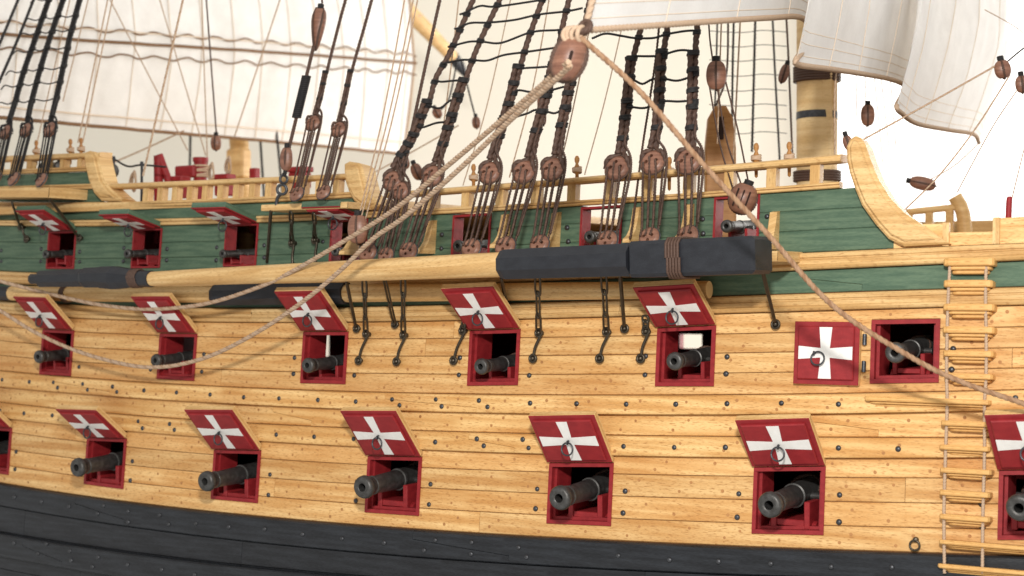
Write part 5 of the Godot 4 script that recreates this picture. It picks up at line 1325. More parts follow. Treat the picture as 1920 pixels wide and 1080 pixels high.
func link(mb: MB, a: Vector3, b: Vector3, w: float, r: float, turn: float):
	# an oval chain link from a to b
	var ax := (b - a).normalized()
	var s := ax.cross(Vector3(0, 0, 1)).normalized()
	s = s.rotated(ax, turn)
	var L := (b - a).length()
	var q := PackedVector3Array()
	var n := 20
	for k in n + 1:
		var t := TAU * k / n
		var al := 0.5 - 0.5 * cos(t)
		var wd := w * sin(t) * (1.0 - 0.35 * pow(sin(t), 2.0))
		q.append(a + ax * (al * L) + s * wd * 1.25)
	mb.tube(q, r, 6, 0, 0.0, 0.0, false)

func build_chains():
	var k := 0
	var where := ["at the black middle of the lower yard", "left of the bent rod, below the pale yard", "", "", "just left of the fourth middle gun port", "half hidden behind the fourth middle lid", "right of the fourth middle gun port", "left of a straight rod, below the black octagon", "", "just left of the fifth middle gun port", "", "", "", "", "", ""]
	var labs := ["straight iron rod ending in an eye, below the lower yard's black middle", "iron link chain plate just right of the leftmost straight rod under the yard", "short bent iron plate between two long chain plates under the yard", "iron link chain plate midway between the third and fourth middle lids", "iron chain plate reaching down just left of the fourth middle gun port", "short iron plate half hidden behind the fourth middle port lid", "iron link chain plate right of the fourth middle gun port", "iron link chain plate left of the straight rod below the black octagon", "straight iron rod with eye left of the fifth middle port lid", "iron chain plate just left of the fifth middle gun port", "long slanted iron rod below the black squared yard end", "straight iron rod at the left end of the short upper channel", "twisted chain plate under the short upper channel, left one", "twisted chain plate under the short upper channel, right one", "chain plate under the left edge channel beside the first green lid", "slanted iron rod with eye over the first green upper port"]
	for c in CHAIN:
		var ps: Array = c[1]
		var o := thing("chain_plate", labs[k], "chain plate", Vector3.ZERO, "chain plates below the channels")
		k += 1
		var small: bool = k > 11
		var r := 0.0037 if not small else 0.0036
		var mb := MB.new()
		if c[0] == "rod" or c[0] == "rod2":
			var a: Vector3 = ps[0]; var b: Vector3 = ps[1]
			if c[0] == "rod":
				mb.tube(PackedVector3Array([a, a.lerp(b, 0.5), b + (a - b).normalized() * 0.014]), [0.0062, 0.006, 0.0055], 10)
				obj("rod", mb, M.bronze, o)
			else:
				link(mb, a, a.lerp(b, 0.62), 0.012, r, 0.2)
				obj("link", mb, M.bronze, o)
				mb = MB.new()
				link(mb, a.lerp(b, 0.55), b, 0.010, r, 0.1)
				obj("link", mb, M.bronze, o)
			if not small or k == 16:
				mb = MB.new()
				mb.ring(Transform3D(frame_at(b.x, b.y).basis, b), 0.0115, 0.0042, 18, 8)
				obj("eye", mb, M.bronze, o)
				mb = MB.new()
				mb.lathe([Vector2(0, 0.007), Vector2(0.005, 0.0055), Vector2(0.0078, 0.001), Vector2(0.0078, -0.016)], Transform3D(frame_at(b.x, b.y).basis, b), 12)
				obj("bolt", mb, M.bronze, o)
		else:
			var a: Vector3 = ps[0]; var b: Vector3 = ps[1]; var d: Vector3 = ps[2]
			for q in [[0.0, 0.34, 0.0125, 0.0], [0.28, 0.72, 0.0115, 0.35], [0.66, 1.0, 0.0115, 0.0]]:
				mb = MB.new()
				link(mb, a.lerp(b, q[0]), a.lerp(b, q[1]) + Vector3(0, -0.004, 0), q[2], r, q[3])
				obj("link", mb, M.bronze, o)
			# lower plate: two eyes joined by a bent bar
			mb = MB.new()
			var fb := frame_at(b.x, b.y).basis
			mb.ring(Transform3D(fb, b), 0.0115, 0.0044, 18, 8)
			mb.ring(Transform3D(fb, d), 0.0115, 0.0046, 18, 8)
			var q1 := b.lerp(d, 0.22) + Vector3(0.007, 0, 0)
			mb.tube(MB.smooth([b + Vector3(0.010, -0.004, 0.001), q1, b.lerp(d, 0.55), d + (b - d).normalized() * 0.013], 0.008), 0.0050, 8)
			obj("lower_bar", mb, M.bronze, o)
			for e in [b, d]:
				mb = MB.new()
				mb.lathe([Vector2(0, 0.008), Vector2(0.005, 0.0065), Vector2(0.0082, 0.002), Vector2(0.0082, -0.02)], Transform3D(fb, e), 12)
				obj("bolt", mb, M.bronze, o)

func block(kind: String, at_: Vector3, lr: float, wr: float, tilt: float, label: String):
	var o := thing("pulley_block", label, "pulley block", at_, "wooden pulley blocks")
	o.rotation = Vector3(0, 0.35, tilt)
	var mb := MB.new()
	var P := PackedVector3Array(); var N := PackedVector3Array(); var U := PackedVector2Array()
	# an egg-shaped shell, flattened a little front to back
	var nu := 18; var nv := 26
	var dz := wr * (0.72 if kind != "triple" else 1.0)
	for a in nu + 1:
		var ph := PI * a / nu
		for b in nv + 1:
			var th := TAU * b / nv
			var sy := cos(ph)
			var wd := pow(sin(ph), 0.62)
			if kind == "long": wd *= 0.80 + 0.35 * sy
			if kind == "triple": wd = pow(sin(ph), 0.45)
			var cxx := signf(cos(th)) * pow(absf(cos(th)), 0.75); var szz := signf(sin(th)) * pow(absf(sin(th)), 0.75)
			var p := Vector3(cxx * wd * wr, sy * lr, szz * wd * dz)
			P.append(p)
			N.append(Vector3(p.x / (wr * wr), p.y / (lr * lr), p.z / (dz * dz)).normalized())
			U.append(Vector2(th * wr, ph * lr))
	mb.grid(P, N, U, nu + 1, nv + 1)
	obj("shell", mb, M.walnut, o)
	if kind == "heart" or kind == "long":
		mb = MB.new()
		for s in ([-1, 1] if kind == "long" else [0]):
			mb.rope([Vector3(s * wr * 0.45, lr * 1.0, dz * 0.2), Vector3(s * wr * 0.62, lr * 0.5, dz * 0.9), Vector3(s * wr * 0.40, -lr * 0.2, dz * 0.98), Vector3(s * wr * 0.1, -lr * 1.02, dz * 0.2)], 0.0042, 0.02, 6)
		obj("strop", mb, M.brown_rope, o)
	else:
		mb = MB.new()
		var q := []
		for k in 25:
			var a := TAU * k / 24.0
			q.append(Vector3(0.0, cos(a) * lr * 1.02, sin(a) * dz * 1.03) if kind != "triple" else Vector3(cos(a) * wr * 1.03, sin(a) * lr * 1.02, 0))
		mb.rope(q, 0.0042, 0.022, 6)
		obj("strop", mb, M.brown_rope, o)
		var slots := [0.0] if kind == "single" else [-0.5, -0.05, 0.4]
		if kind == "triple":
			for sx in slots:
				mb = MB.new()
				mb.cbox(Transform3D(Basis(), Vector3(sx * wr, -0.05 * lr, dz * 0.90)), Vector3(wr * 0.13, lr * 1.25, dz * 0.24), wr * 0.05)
				obj("slot_shade_bar", mb, M.slot_shade, o)  # raised dark bar: the shade of a sheave slot put into colour
	# becket knot at the upper end
	mb = MB.new()
	for k in 3: mb.ring(Transform3D(Basis(Vector3(1, 0, 0), PI / 2), Vector3(0, lr * 1.02 + k * 0.005, 0)), wr * 0.28, 0.004, 12, 6)
	obj("seizing", mb, M.black_rope, o)
	return o

func build_blocks():
	var labs := ["long fiddle-shaped brown block at the top, above the left channel stays", "small brown heart block with iron hook under the coiled rope", "brown block where three tan ropes meet beside the middle scroll", "oval brown block hanging right of the rightmost shroud", "brown triple block over the rightmost green gun port", "round brown block at the right edge joining two tan lines", "brown block cut by the right edge below another block", "blurred brown block lying sideways under the far sail corner", "blurred brown block hanging right of the thick mast", "blurred dark block left of the mast top", "small blurred block hanging from the far yard arm, left one", "small blurred block hanging from the far yard arm, right one", "blurred brown block hanging under the big left sail", "blurred dark block behind the second thick shroud deadeye", "blurred dark block behind the first thick shroud deadeye", "slim blurred brown block behind the fourth thick shroud", "small brown block at the head of the right rail scroll"]
	for k in BLOCK.size():
		var b: Array = BLOCK[k]
		block(b[0], b[1], b[2], b[3], b[4], labs[k])
	# coiled seizing and hook between the long block and the heart block
	var a: Vector3 = BLOCK[0][1]; var h: Vector3 = BLOCK[1][1]
	var o := thing("seized_pendant", "dark tightly wrapped rope pendant below the long fiddle block", "rope")
	var mb := MB.new()
	var top := a + (h - a) * 0.17
	mb.rope([a + (h - a) * 0.13, a.lerp(h, 0.30), a.lerp(h, 0.62), h + (a - h) * 0.07], 0.0065, 0.03, 12)
	obj("rope", mb, M.brown_rope, o)
	mb = MB.new()
	var p0 := a.lerp(h, 0.37); var p1 := a.lerp(h, 0.68)
	var ax := (p1 - p0).normalized()
	for k in 22:
		mb.ring(Transform3D(Basis(ax.cross(Vector3(0, 0, 1)).normalized(), Vector3(0, 0, 1), ax).orthonormalized(), p0.lerp(p1, k / 21.0)), 0.0135, 0.0040, 14, 6)
	obj("wrapping", mb, M.black_rope, o)
	mb = MB.new()
	var hk := h + Vector3(-0.02, -0.105, 0.0)
	mb.ring(Transform3D(Basis(Vector3(0, 1, 0), 0.4), hk), 0.017, 0.0055, 18, 8)
	mb.ring(Transform3D(Basis(Vector3(0, 1, 0), 1.2), hk + Vector3(0.008, 0.035, 0)), 0.014, 0.005, 18, 8)
	mb.tube(MB.smooth([hk + Vector3(-0.004, -0.015, 0), hk + Vector3(-0.02, -0.03, 0), hk + Vector3(-0.025, -0.06, 0)], 0.01), 0.006, 8)
	obj("hook", mb, M.iron, o)
	mb = MB.new()
	mb.rope([h + Vector3(0, -0.03, 0), hk + Vector3(0.008, 0.045, 0)], 0.0075, 0.03, 12)
	obj("strop", mb, M.black_rope, o)

func build_free_ropes():
	var two := [Color(1, 1, 1), Color(0.80, 0.73, 0.68), Color(1.06, 1.05, 1.04)]
	# the clew block, its knots, the sheet and the tack
	var c := CLEW_BLOCK
	var o := thing("clew_block", "large brown block tied to the lower corner of the front sail", "pulley block", c)
	o.rotation = Vector3(0, 0.5, -0.38)
	var mb := MB.new()
	var P := PackedVector3Array(); var N := PackedVector3Array(); var U := PackedVector2Array()
	var wr := 0.037; var lr := 0.054; var dz := 0.032
	for a in 21:
		var ph := PI * a / 20
		for b in 29:
			var th := TAU * b / 28
			var wd := pow(sin(ph), 0.6)
			var p := Vector3(cos(th) * wd * wr, cos(ph) * lr, signf(sin(th)) * pow(absf(sin(th)), 0.7) * wd * dz)
			P.append(p); N.append(Vector3(p.x / (wr * wr), p.y / (lr * lr), p.z / (dz * dz)).normalized()); U.append(Vector2(th * wr, ph * lr))
	mb.grid(P, N, U, 21, 29)
	obj("shell", mb, M.walnut, o)
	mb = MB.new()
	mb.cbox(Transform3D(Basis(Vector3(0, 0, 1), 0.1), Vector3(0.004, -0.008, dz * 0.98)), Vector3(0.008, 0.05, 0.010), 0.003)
	obj("slot_shade_bar", mb, M.slot_shade, o)  # no opening is cut; a dark bar paints the shade of the slot
	mb = MB.new()
	var q := []
	for k in 25:
		var a := TAU * k / 24.0
		q.append(Vector3(cos(a) * wr * 1.06, sin(a) * lr * 1.04, 0))
	mb.rope(q, 0.0065, 0.03, 12)
	obj("strop", mb, M.brown_rope, o)
	mb = MB.new()
	for k in 5:
		mb.ring(Transform3D(Basis(Vector3(1, 0.2 * k, 0.3).normalized(), 1.2 + 0.35 * k), Vector3(0.004 * (k - 2), lr * 1.10 + 0.006 * k, 0.004)), 0.020 - 0.001 * k, 0.0068, 16, 8)
	obj("dark_knot", mb, M.brown_rope, o)
	mb = MB.new()
	for k in 4:
		mb.ring(Transform3D(Basis(Vector3(0.4, 0.3 * k, 1).normalized(), 0.5 * k), Vector3(-0.018 + 0.008 * k, lr * 0.95 + 0.004 * k, 0.016)), 0.017, 0.0058, 16, 8)
	obj("tan_knot", mb, M.tan_rope, o)
	for k in 2:
		o = thing("sheet_rope", "thick pale laid rope sweeping from the clew block to the left edge, %s part" % ("upper" if k == 0 else "lower hanging"), "rope", Vector3.ZERO, "two parts of the sheet rope")
		mb = MB.new()
		mb.rope(SHEET[k], 0.0074, 0.048, 12, two)
		obj("rope", mb, M.tan_rope, o)
	o = thing("tack_rope", "pale rope slanting down from the clew block to the right edge", "rope")
	mb = MB.new()
	mb.rope(TACK, 0.0072, 0.048, 12, two)
	obj("rope", mb, M.tack_rope, o)
	for t in THIN:
		o = thing("rigging_line", t[3], "rope", Vector3.ZERO, "thin rigging lines")
		mb = MB.new()
		mb.rope(t[2], t[1], t[1] * 8.0, 6, two)
		obj("rope", mb, M[{"tan": "tan_rope", "brown": "brown_rope", "black": "black_rope"}[t[0]]], o)

# ------------------------------------------------------------------ sails, masts
func loft(rows: Array, material: Material, called: String, parent: Node, bulge := 0.0, axis := Vector3.RIGHT) -> MeshInstance3D:
	var nu: int = rows[0].size(); var nv := rows.size()
	var P := PackedVector3Array(); var N := PackedVector3Array(); var U := PackedVector2Array()
	for a in nu:
		for b in nv:
			P.append(rows[b][a]); U.append(Vector2(float(a) / nu * 3.0, float(b) / nv * 2.0))
	for a in nu:
		for b in nv:
			var du: Vector3 = P[mini(a + 1, nu - 1) * nv + b] - P[maxi(a - 1, 0) * nv + b]
			var dv: Vector3 = P[a * nv + mini(b + 1, nv - 1)] - P[a * nv + maxi(b - 1, 0)]
			N.append(du.cross(dv).normalized())
	var mb := MB.new()
	mb.grid(P, N, U, nu, nv)
	return obj(called, mb, material, parent)

func build_sails():
	var fold := FastNoiseLite.new()
	fold.seed = 5; fold.frequency = 0.02
	# front sail: its foot runs across the ship in three scallops
	var o := thing("course_sail", "white sail with scalloped rope-edged foot at the upper right", "sail")
	var foot: PackedVector3Array = MB.smooth(COURSE_FOOT, 0.05)
	var rows := []
	for b in 15:
		var f := b / 14.0
		var r := PackedVector3Array()
		for k in foot.size():
			var p := foot[k]
			# the folds of the foot open out towards the yard above
			var q := Vector3(lerpf(p.x, 0.82 + 0.05 * sin(p.z * 2.1), minf(1.0, f * 0.9)), lerpf(p.y, 1.75 - 0.02 * absf(p.z), f), lerpf(p.z, lerpf(1.05, -2.9, float(k) / foot.size()), f * 0.55))
			q.x += 0.10 * sin(f * PI) + (0.030 * fold.get_noise_2d(k * 7.0, b * 4.0) + 0.012 * fold.get_noise_2d(k * 22.0 + 90.0, b * 8.0)) * minf(1.0, f * 3.0)
			r.append(q)
		rows.append(r)
	loft(rows, M.sail_cloth, "cloth", o)
	var mb := MB.new()
	mb.rope(Array(foot), 0.0085, 0.05, 12)
	obj("foot_rope", mb, M.tan_rope, o)
	mb = MB.new()
	var edge := []
	for b in 15: edge.append(rows[b][0])
	mb.rope(edge, 0.0085, 0.05, 12)
	obj("leech_rope", mb, M.tan_rope, o)
	for k in range(8, foot.size() - 2, 9):
		mb = MB.new()
		var q := []
		for b in 15: q.append(rows[b][k] + Vector3(0.0016, 0, 0))
		mb.tube(PackedVector3Array(q), 0.0014, 5)
		obj("cloth_seam", mb, M.thread, o)
	for b in [0.35, 0.8, 1.25]:
		mb = MB.new()
		var q := []
		for k in foot.size(): q.append(rows[0][k].lerp(rows[1][k], b) if b < 1.0 else rows[1][k].lerp(rows[2][k], b - 1.0))
		mb.tube(PackedVector3Array(q), 0.0014, 5)
		obj("hem_stitching", mb, M.thread, o)
	# big sail behind, at the left
	o = thing("main_sail", "large blurred white sail with reef band behind the left half", "sail")
	var f0: PackedVector3Array = MB.smooth(LEFT_FOOT, 0.06); var f1 := PackedVector3Array(); var f2 := PackedVector3Array()
	var b1: PackedVector3Array = MB.smooth(LEFT_BAND, 0.02); var h1: PackedVector3Array = MB.smooth(LEFT_HEAD, 0.02)
	for k in f0.size():
		var t := float(k) / (f0.size() - 1)
		f1.append(b1[int(t * (b1.size() - 1))]); f2.append(h1[int(t * (h1.size() - 1))])
	rows = []
	for b in 21:
		var r := PackedVector3Array()
		for k in f0.size():
			var p: Vector3 = f0[k].lerp(f1[k], b / 8.0) if b <= 8 else f1[k].lerp(f2[k], (b - 8) / 12.0)
			var t := float(k) / (f0.size() - 1)
			p.x += 0.05 * sin(minf(1.0, b / 18.0) * PI) * sin(t * PI * 0.9 + 0.2) + 0.016 * fold.get_noise_2d(k * 9.0, b * 2.0) + 0.010 * fold.get_noise_2d(k * 26.0 + 300.0, b * 5.0)
			r.append(p)
		rows.append(r)
	loft(rows, M.sail_cloth, "cloth", o)
	mb = MB.new()
	mb.rope(Array(rows[0]), 0.009, 0.06, 12)
	obj("foot_rope", mb, M.lacing, o)
	mb = MB.new()
	edge = []
	for b in 21: edge.append(rows[b][f0.size() - 1])
	mb.rope(edge, 0.010, 0.05, 12)
	obj("leech_rope", mb, M.tan_rope, o)
	for k in range(1, f0.size() - 1, 4):
		mb = MB.new()
		var q := []
		for b in 21: q.append(rows[b][k] + Vector3(0.003, 0, 0))
		mb.tube(PackedVector3Array(q), 0.0022, 5)
		obj("cloth_seam", mb, M.thread, o)
	# laced bonnet: cords in loops above and below a rope
	for b in [[0.0, 0.008, "lacing"], [0.07, 0.0045, "lacing"], [-0.085, 0.0045, "lacing"], [1.9, 0.003, "thread"], [-6.9, 0.004, "thread"]]:
		mb = MB.new()
		var q := []
		for k in f0.size():
			var p: Vector3 = rows[8][k]
			var s: float = b[0]
			if s > 1.0: p = rows[8][k].lerp(rows[9][k], 1.0) 
			elif s < -1.0: p = rows[1][k]
			else: p = p + Vector3(0, s * 0.75 + (0.010 * sin(k * 1.7) if s != 0.0 else 0.0), 0)
			q.append(p + Vector3(0.016, 0, 0.0))
		if b[2] == "thread": mb.tube(PackedVector3Array(q), b[1], 5)
		else: mb.rope(q, b[1], b[1] * 6.0, 6)
		obj("bonnet_lacing" if b[2] != "thread" else "hem_stitching", mb, M[b[2]], o)
	# yard arm of that sail
	o = thing("far_yard", "blurred tan yard arm with black tip above the left sail", "spar")
	mb = MB.new()
	var Y := LEFT_YARD
	mb.tube(PackedVector3Array([Y[0], Y[1], Y[2], Y[3]]), [0.062, 0.055, 0.048, 0.040], 20)
	obj("round_spar", mb, M.trim_wood_world, o)
	mb = MB.new()
	mb.tube(PackedVector3Array([Y[3], Y[4], Y[5]]), [0.043, 0.036, 0.014], 16)
	obj("black_tip", mb, M.black_paint_world, o)
	for k in 3:
		mb = MB.new()
		mb.ring(Transform3D(Basis((Y[3] - Y[1]).normalized().cross(Vector3(0, 0, 1)).normalized(), Vector3(0, 0, 1), (Y[3] - Y[1]).normalized()).orthonormalized(), Y[1].lerp(Y[3], 0.12 + 0.22 * k)), 0.054 - 0.004 * k, 0.006, 18, 6)
		obj("yard_band", mb, M.tan_rope, o)
	# masts
	var D := D_MAST
	o = thing("lower_mast", "thick tan mast with dark rope woolding and iron band", "mast")
	mb = MB.new()
	var b0: Vector3 = D[0] + (D[0] - D[1]) * 0.55; var b9: Vector3 = D[1] + (D[1] - D[0]) * 0.8
	mb.tube(PackedVector3Array(sub(b0, b9, 8)), 0.078, 28)
	obj("trunk", mb, M.mast_wood, o)
	mb = MB.new()
	mb.cbox(Transform3D(Basis(Vector3(0, 1, 0), 0.5), (b0 + b9) / 2 + Vector3(0.055, 0, 0.050)), Vector3(0.045, (b9 - b0).length(), 0.02), 0.006)
	obj("side_fish", mb, M.mast_wood, o)
	mb = MB.new()
	var ay: Vector3 = (D[1] - D[0]).normalized()
	for k in 6: mb.ring(Transform3D(Basis(Vector3(1, 0, 0), Vector3(0, 0, -1), ay).orthonormalized(), D[0].lerp(D[1], 0.66 + k * 0.018)), 0.082, 0.0065, 28, 8, 1.05)
	obj("woolding", mb, M.brown_rope, o)
	mb = MB.new()
	for k in 4: mb.ring(Transform3D(Basis(Vector3(1, 0, 0), Vector3(0, 0, -1), ay).orthonormalized(), D[0].lerp(D[1], -0.03 + k * 0.018)), 0.082, 0.0065, 28, 8, 1.05)
	obj("woolding", mb, M.brown_rope, o)
	mb = MB.new()
	mb.tube(PackedVector3Array([D[0].lerp(D[1], 0.39), D[0].lerp(D[1], 0.44)]), 0.0795, 28)
	obj("iron_band", mb, M.iron, o)
	D = D_MAST2
	o = thing("far_mast", "blurred tan mast foot under the big left sail", "mast")
	mb = MB.new()
	mb.tube(PackedVector3Array([D[0] + (D[0] - D[1]) * 3.0, D[1] + (D[1] - D[0]) * 2.0]), 0.052, 20)
	mb.cbox(Transform3D(Basis(), D[0] + Vector3(0.0, 0.08, 0.02)), Vector3(0.12, 0.16, 0.08), 0.01)
	obj("trunk", mb, M.trim_wood_world, o)

# ------------------------------------------------------------------ ladder, pins, deck pieces, ring
func build_details():
	var o := thing("side_ladder", "wooden step ladder with rope sides running down the hull at right", "ladder")
	for r in RUNG:
		var mb := MB.new()
		var x0: float = r[0]; var x1: float = r[1]; var yt: float = r[2]; var yb: float = r[3]
		var h := yt - yb
		# moulded cleat: a wide rounded step over a narrower one
		var ym := yt - h * 0.38
		for q in [[0.0, yt + h * 0.50, yt - h * 0.30, 0.048], [0.010, yt - h * 0.30, yt - h * 0.70, 0.036], [0.018, yt - h * 0.70, yb - h * 0.12, 0.026]]:
			var t := frame_at((x0 + x1) / 2, (q[1] + q[2]) / 2, 0.0)
			var w: float = x1 - x0 - 2.0 * q[0]
			var cp := 0.012
			var py := PackedVector2Array([Vector2(-w / 2, 0.0), Vector2(w / 2, 0.0), Vector2(w / 2, q[3] - cp), Vector2(w / 2 - cp * 0.4, q[3] - cp * 0.35), Vector2(w / 2 - cp * 1.3, q[3]), Vector2(-w / 2 + cp * 1.3, q[3]), Vector2(-w / 2 + cp * 0.4, q[3] - cp * 0.35), Vector2(-w / 2, q[3] - cp)])
			var tt := Transform3D(Basis(t.basis.x, t.basis.z, -t.basis.y), t.origin)
			mb.prism(py, tt, 0.0, (q[1] - q[2]) * 0.5, 0.0025)
			mb.prism(py, tt, 0.0, -(q[1] - q[2]) * 0.5, 0.0025)
		obj("rung", mb, M.trim_wood_rung, o)
	for ps in LADDER_ROPE:
		var mb := MB.new()
		mb.rope(ps, 0.0046, 0.024, 12)
		obj("side_rope", mb, M.tan_rope, o)
	# ring bolt low on the side
	var hr := HULL_RING
	o = thing("ring_bolt", "small iron ring bolt just above the black wale near the ladder", "ring bolt")
	var mb := MB.new()
	mb.lathe([Vector2(0, 0.012), Vector2(0.006, 0.010), Vector2(0.008, 0.004), Vector2(0.008, -0.01)], frame_at(hr.x, hr.y, 0.003), 12)
	obj("bolt", mb, M.bronze, o)
	mb = MB.new()
	mb.ring(Transform3D(frame_at(hr.x, hr.y).basis, hr + Vector3(0, -0.014, 0.010)), 0.0135, 0.0032, 20, 8)
	obj("ring", mb, M.bronze, o)
	# belaying pins standing in the rails
	var wl := ["between the fifth and sixth thick shrouds", "beside the third thick shroud deadeye", "at the mast end of the right rail", "right of the hanging oval block", "left of the far left scroll", "on top of the far left scroll", "between the left edge shrouds", "behind the seventh thick shroud"]
	var k := 0
	for p in PIN:
		o = thing("belaying_pin", "turned wooden belaying pin in the rail, " + wl[k], "belaying pin", p, "belaying pins in the rails")
		k += 1
		mb = MB.new()
		mb.lathe([Vector2(0, 0.052), Vector2(0.005, 0.050), Vector2(0.0085, 0.042), Vector2(0.008, 0.034), Vector2(0.0045, 0.026), Vector2(0.0085, 0.016), Vector2(0.0105, 0.006), Vector2(0.009, -0.004), Vector2(0.006, -0.008), Vector2(0.005, -0.05), Vector2(0, -0.055)], Transform3D(Basis(Vector3(1, 0, 0), -PI / 2), Vector3.ZERO), 14)
		obj("pin", mb, M.walnut_pale, o)
		mb = MB.new()
		for w in 3: mb.ring(Transform3D(Basis(Vector3(1, 0, 0), PI / 2 + 0.25 * (w - 1)), Vector3(0, 0.0 + 0.006 * w, 0)), 0.013, 0.004, 14, 6)
		obj("rope_turns", mb, M.tan_rope, o)
	# pieces standing on the decks behind the left rail
	var B := D_BITTPOST
	o = thing("red_bitt", "red painted bitt post with rope turns behind the left rail", "bitt")
	mb = MB.new()
	mb.tube(PackedVector3Array([B[0] - Vector3(0, 0.25, 0), B[1], B[1] + Vector3(0, 0.002, 0)]), 0.028, 16)
	mb.tube(PackedVector3Array([B[1] + Vector3(0, -0.012, 0), B[1] + Vector3(0, 0.006, 0)]), 0.033, 16)
	obj("post", mb, M.red_paint, o)
	mb = MB.new()
	mb.cbox(Transform3D(Basis(), D_CROSSPIECE[0].lerp(D_CROSSPIECE[1], 0.2)), Vector3(0.11, 0.05, 0.05), 0.006)
	obj("cross_arm", mb, M.red_paint, o)
	mb = MB.new()
	for w in 5: mb.ring(Transform3D(Basis(Vector3(1, 0, 0), PI / 2 + 0.2 * (w % 2)), B[1] + Vector3(0, -0.03 - 0.011 * w, 0)), 0.031, 0.005, 16, 6)
	obj("rope_turns", mb, M.tan_rope, o)
	o = thing("red_bitt", "small red post top right of the far mast foot", "bitt")
	mb = MB.new()
	mb.cbox(Transform3D(Basis(), (D_BITT2[0] + D_BITT2[1]) / 2 + Vector3(0, -0.1, 0)), Vector3(0.035, 0.28, 0.035), 0.004)
	obj("post", mb, M.red_paint, o)
	B = D_DAVIT
	o = thing("red_davit", "red angled davit standing behind the left rail", "davit")
	mb = MB.new()
	mb.tube(PackedVector3Array([B[0] - Vector3(0, 0.25, 0), B[1]]), 0.020, 12)
	mb.tube(PackedVector3Array([B[1] + Vector3(0.003, 0.004, 0), B[2]]), 0.017, 12)
	obj("arms", mb, M.red_paint, o)
	var nm := ["behind the foot of the left scroll", "behind the left edge shrouds"]
	for q in 2:
		var at_: Vector3 = D_GUN1[0] if q == 0 else D_GUN2[0]
		o = thing("deck_gun", "blurred small black gun on red carriage " + nm[q], "cannon", at_, "guns on the raised left deck")
		o.rotation.y = 1.2
		mb = MB.new()
		mb.lathe([Vector2(0, -0.11), Vector2(0.02, -0.105), Vector2(0.034, -0.09), Vector2(0.036, -0.07), Vector2(0.030, -0.065), Vector2(0.024, 0.08), Vector2(0.032, 0.09), Vector2(0.032, 0.105), Vector2(0.012, 0.11), Vector2(0.012, 0.02)], Transform3D.IDENTITY, 18)
		obj("barrel", mb, M.gun_iron, o)
		mb = MB.new()
		for s in [-1, 1]: mb.cbox(Transform3D(Basis(), Vector3(s * 0.034, -0.035, -0.02)), Vector3(0.014, 0.06, 0.16), 0.002)
		mb.cbox(Transform3D(Basis(), Vector3(0, -0.055, -0.02)), Vector3(0.06, 0.015, 0.16), 0.002)
		obj("carriage", mb, M.red_paint, o)
		mb = MB.new()
		for s in [-1, 1]: mb.tube(PackedVector3Array([Vector3(s * 0.03, -0.07, -0.06), Vector3(s * 0.052, -0.07, -0.06)]), 0.022, 12)
		obj("truck_wheel", mb, M.red_paint, o)
	B = D_STANCH
	o = thing("rope_stanchion", "thin black stanchions joined by a rope behind the left rail", "stanchion")
	mb = MB.new()
	for q in [[0, 1], [2, 3]]:
		mb.tube(PackedVector3Array([B[q[0]] - Vector3(0, 0.2, 0), B[q[1]], B[q[1]] + Vector3(0, 0.004, 0), B[q[1]] + Vector3(0, 0.02, 0)]), [0.006, 0.0055, 0.010, 0.006], 10)
	obj("posts", mb, M.black_paint_world, o)
	mb = MB.new()
	mb.rope([B[1] + Vector3(0, 0.01, 0), B[1].lerp(B[3], 0.5) + Vector3(0, -0.01, 0), B[3] + Vector3(0, 0.006, 0), B[4]], 0.0045, 0.02, 6)
	obj("rope", mb, M.black_rope, o)
	B = D_MP2
	for q in 3:
		o = thing("far_stay", "blurred dark stay rope below the big left sail, %s from the left" % ORD[q], "rope", Vector3.ZERO, "far stays below the left sail")
		mb = MB.new()
		var w: int = [4, 0, 2][q]
		mb.rope([B[w] - Vector3(0, 0.1, 0), B[w + 1], B[w + 1] + (B[w + 1] - B[w]) * 0.5], 0.007, 0.05, 12)
		obj("rope", mb, M.black_rope, o)
	for q in 3:
		var at2: Vector3 = D_COIL[q]
		o = thing("rope_coil", "small tan rope coil hanging behind the left rail, %s from the left" % ORD[q], "rope", at2, "rope coils behind the left rail")
		mb = MB.new()
		for w in 6:
			var lp := []
			for h in 17:
				var a := TAU * h / 16.0
				lp.append(Vector3(cos(a) * (0.009 + 0.0015 * w) + 0.003 * (w - 3), sin(a) * (0.040 - 0.003 * w) - 0.008 * (w % 2), 0.005 * (w - 3)))
			mb.rope(lp, 0.0035, 0.02, 6)
		obj("rope", mb, M.tan_rope, o)
	for q in 3:
		o = thing("red_fitting", "small red deck fitting behind the left rail posts, %s from the left" % ORD[q], "deck fitting", D_REDFIT[q], "red fittings behind the left rail")
		mb = MB.new()
		mb.cbox(Transform3D(Basis(), Vector3(0, 0, 0)), Vector3(0.05 + 0.02 * q, 0.07, 0.05), 0.006)
		mb.cbox(Transform3D(Basis(), Vector3(0, 0.045, 0)), Vector3(0.065 + 0.02 * q, 0.022, 0.06), 0.004)
		obj("block", mb, M.red_paint, o)
	B = D_PLANKPOST
	o = thing("knighthead_post", "blurred brown notched post left of the thick mast", "post")
	mb = MB.new()
	var hgt: float = (B[1] - B[0]).length() + 0.3
	mb.prism(PackedVector2Array([Vector2(-0.058, -0.3), Vector2(0.058, -0.3), Vector2(0.056, hgt * 0.72 - 0.3), Vector2(0.045, hgt * 0.92 - 0.3), Vector2(0.02, hgt - 0.3), Vector2(-0.02, hgt - 0.3), Vector2(-0.045, hgt * 0.92 - 0.3), Vector2(-0.056, hgt * 0.72 - 0.3)]), Transform3D(Basis(Vector3(0, 1, 0), 0.5), B[0]), -0.03, 0.03, 0.006)
	obj("post", mb, M.walnut_pale, o)
	mb = MB.new()
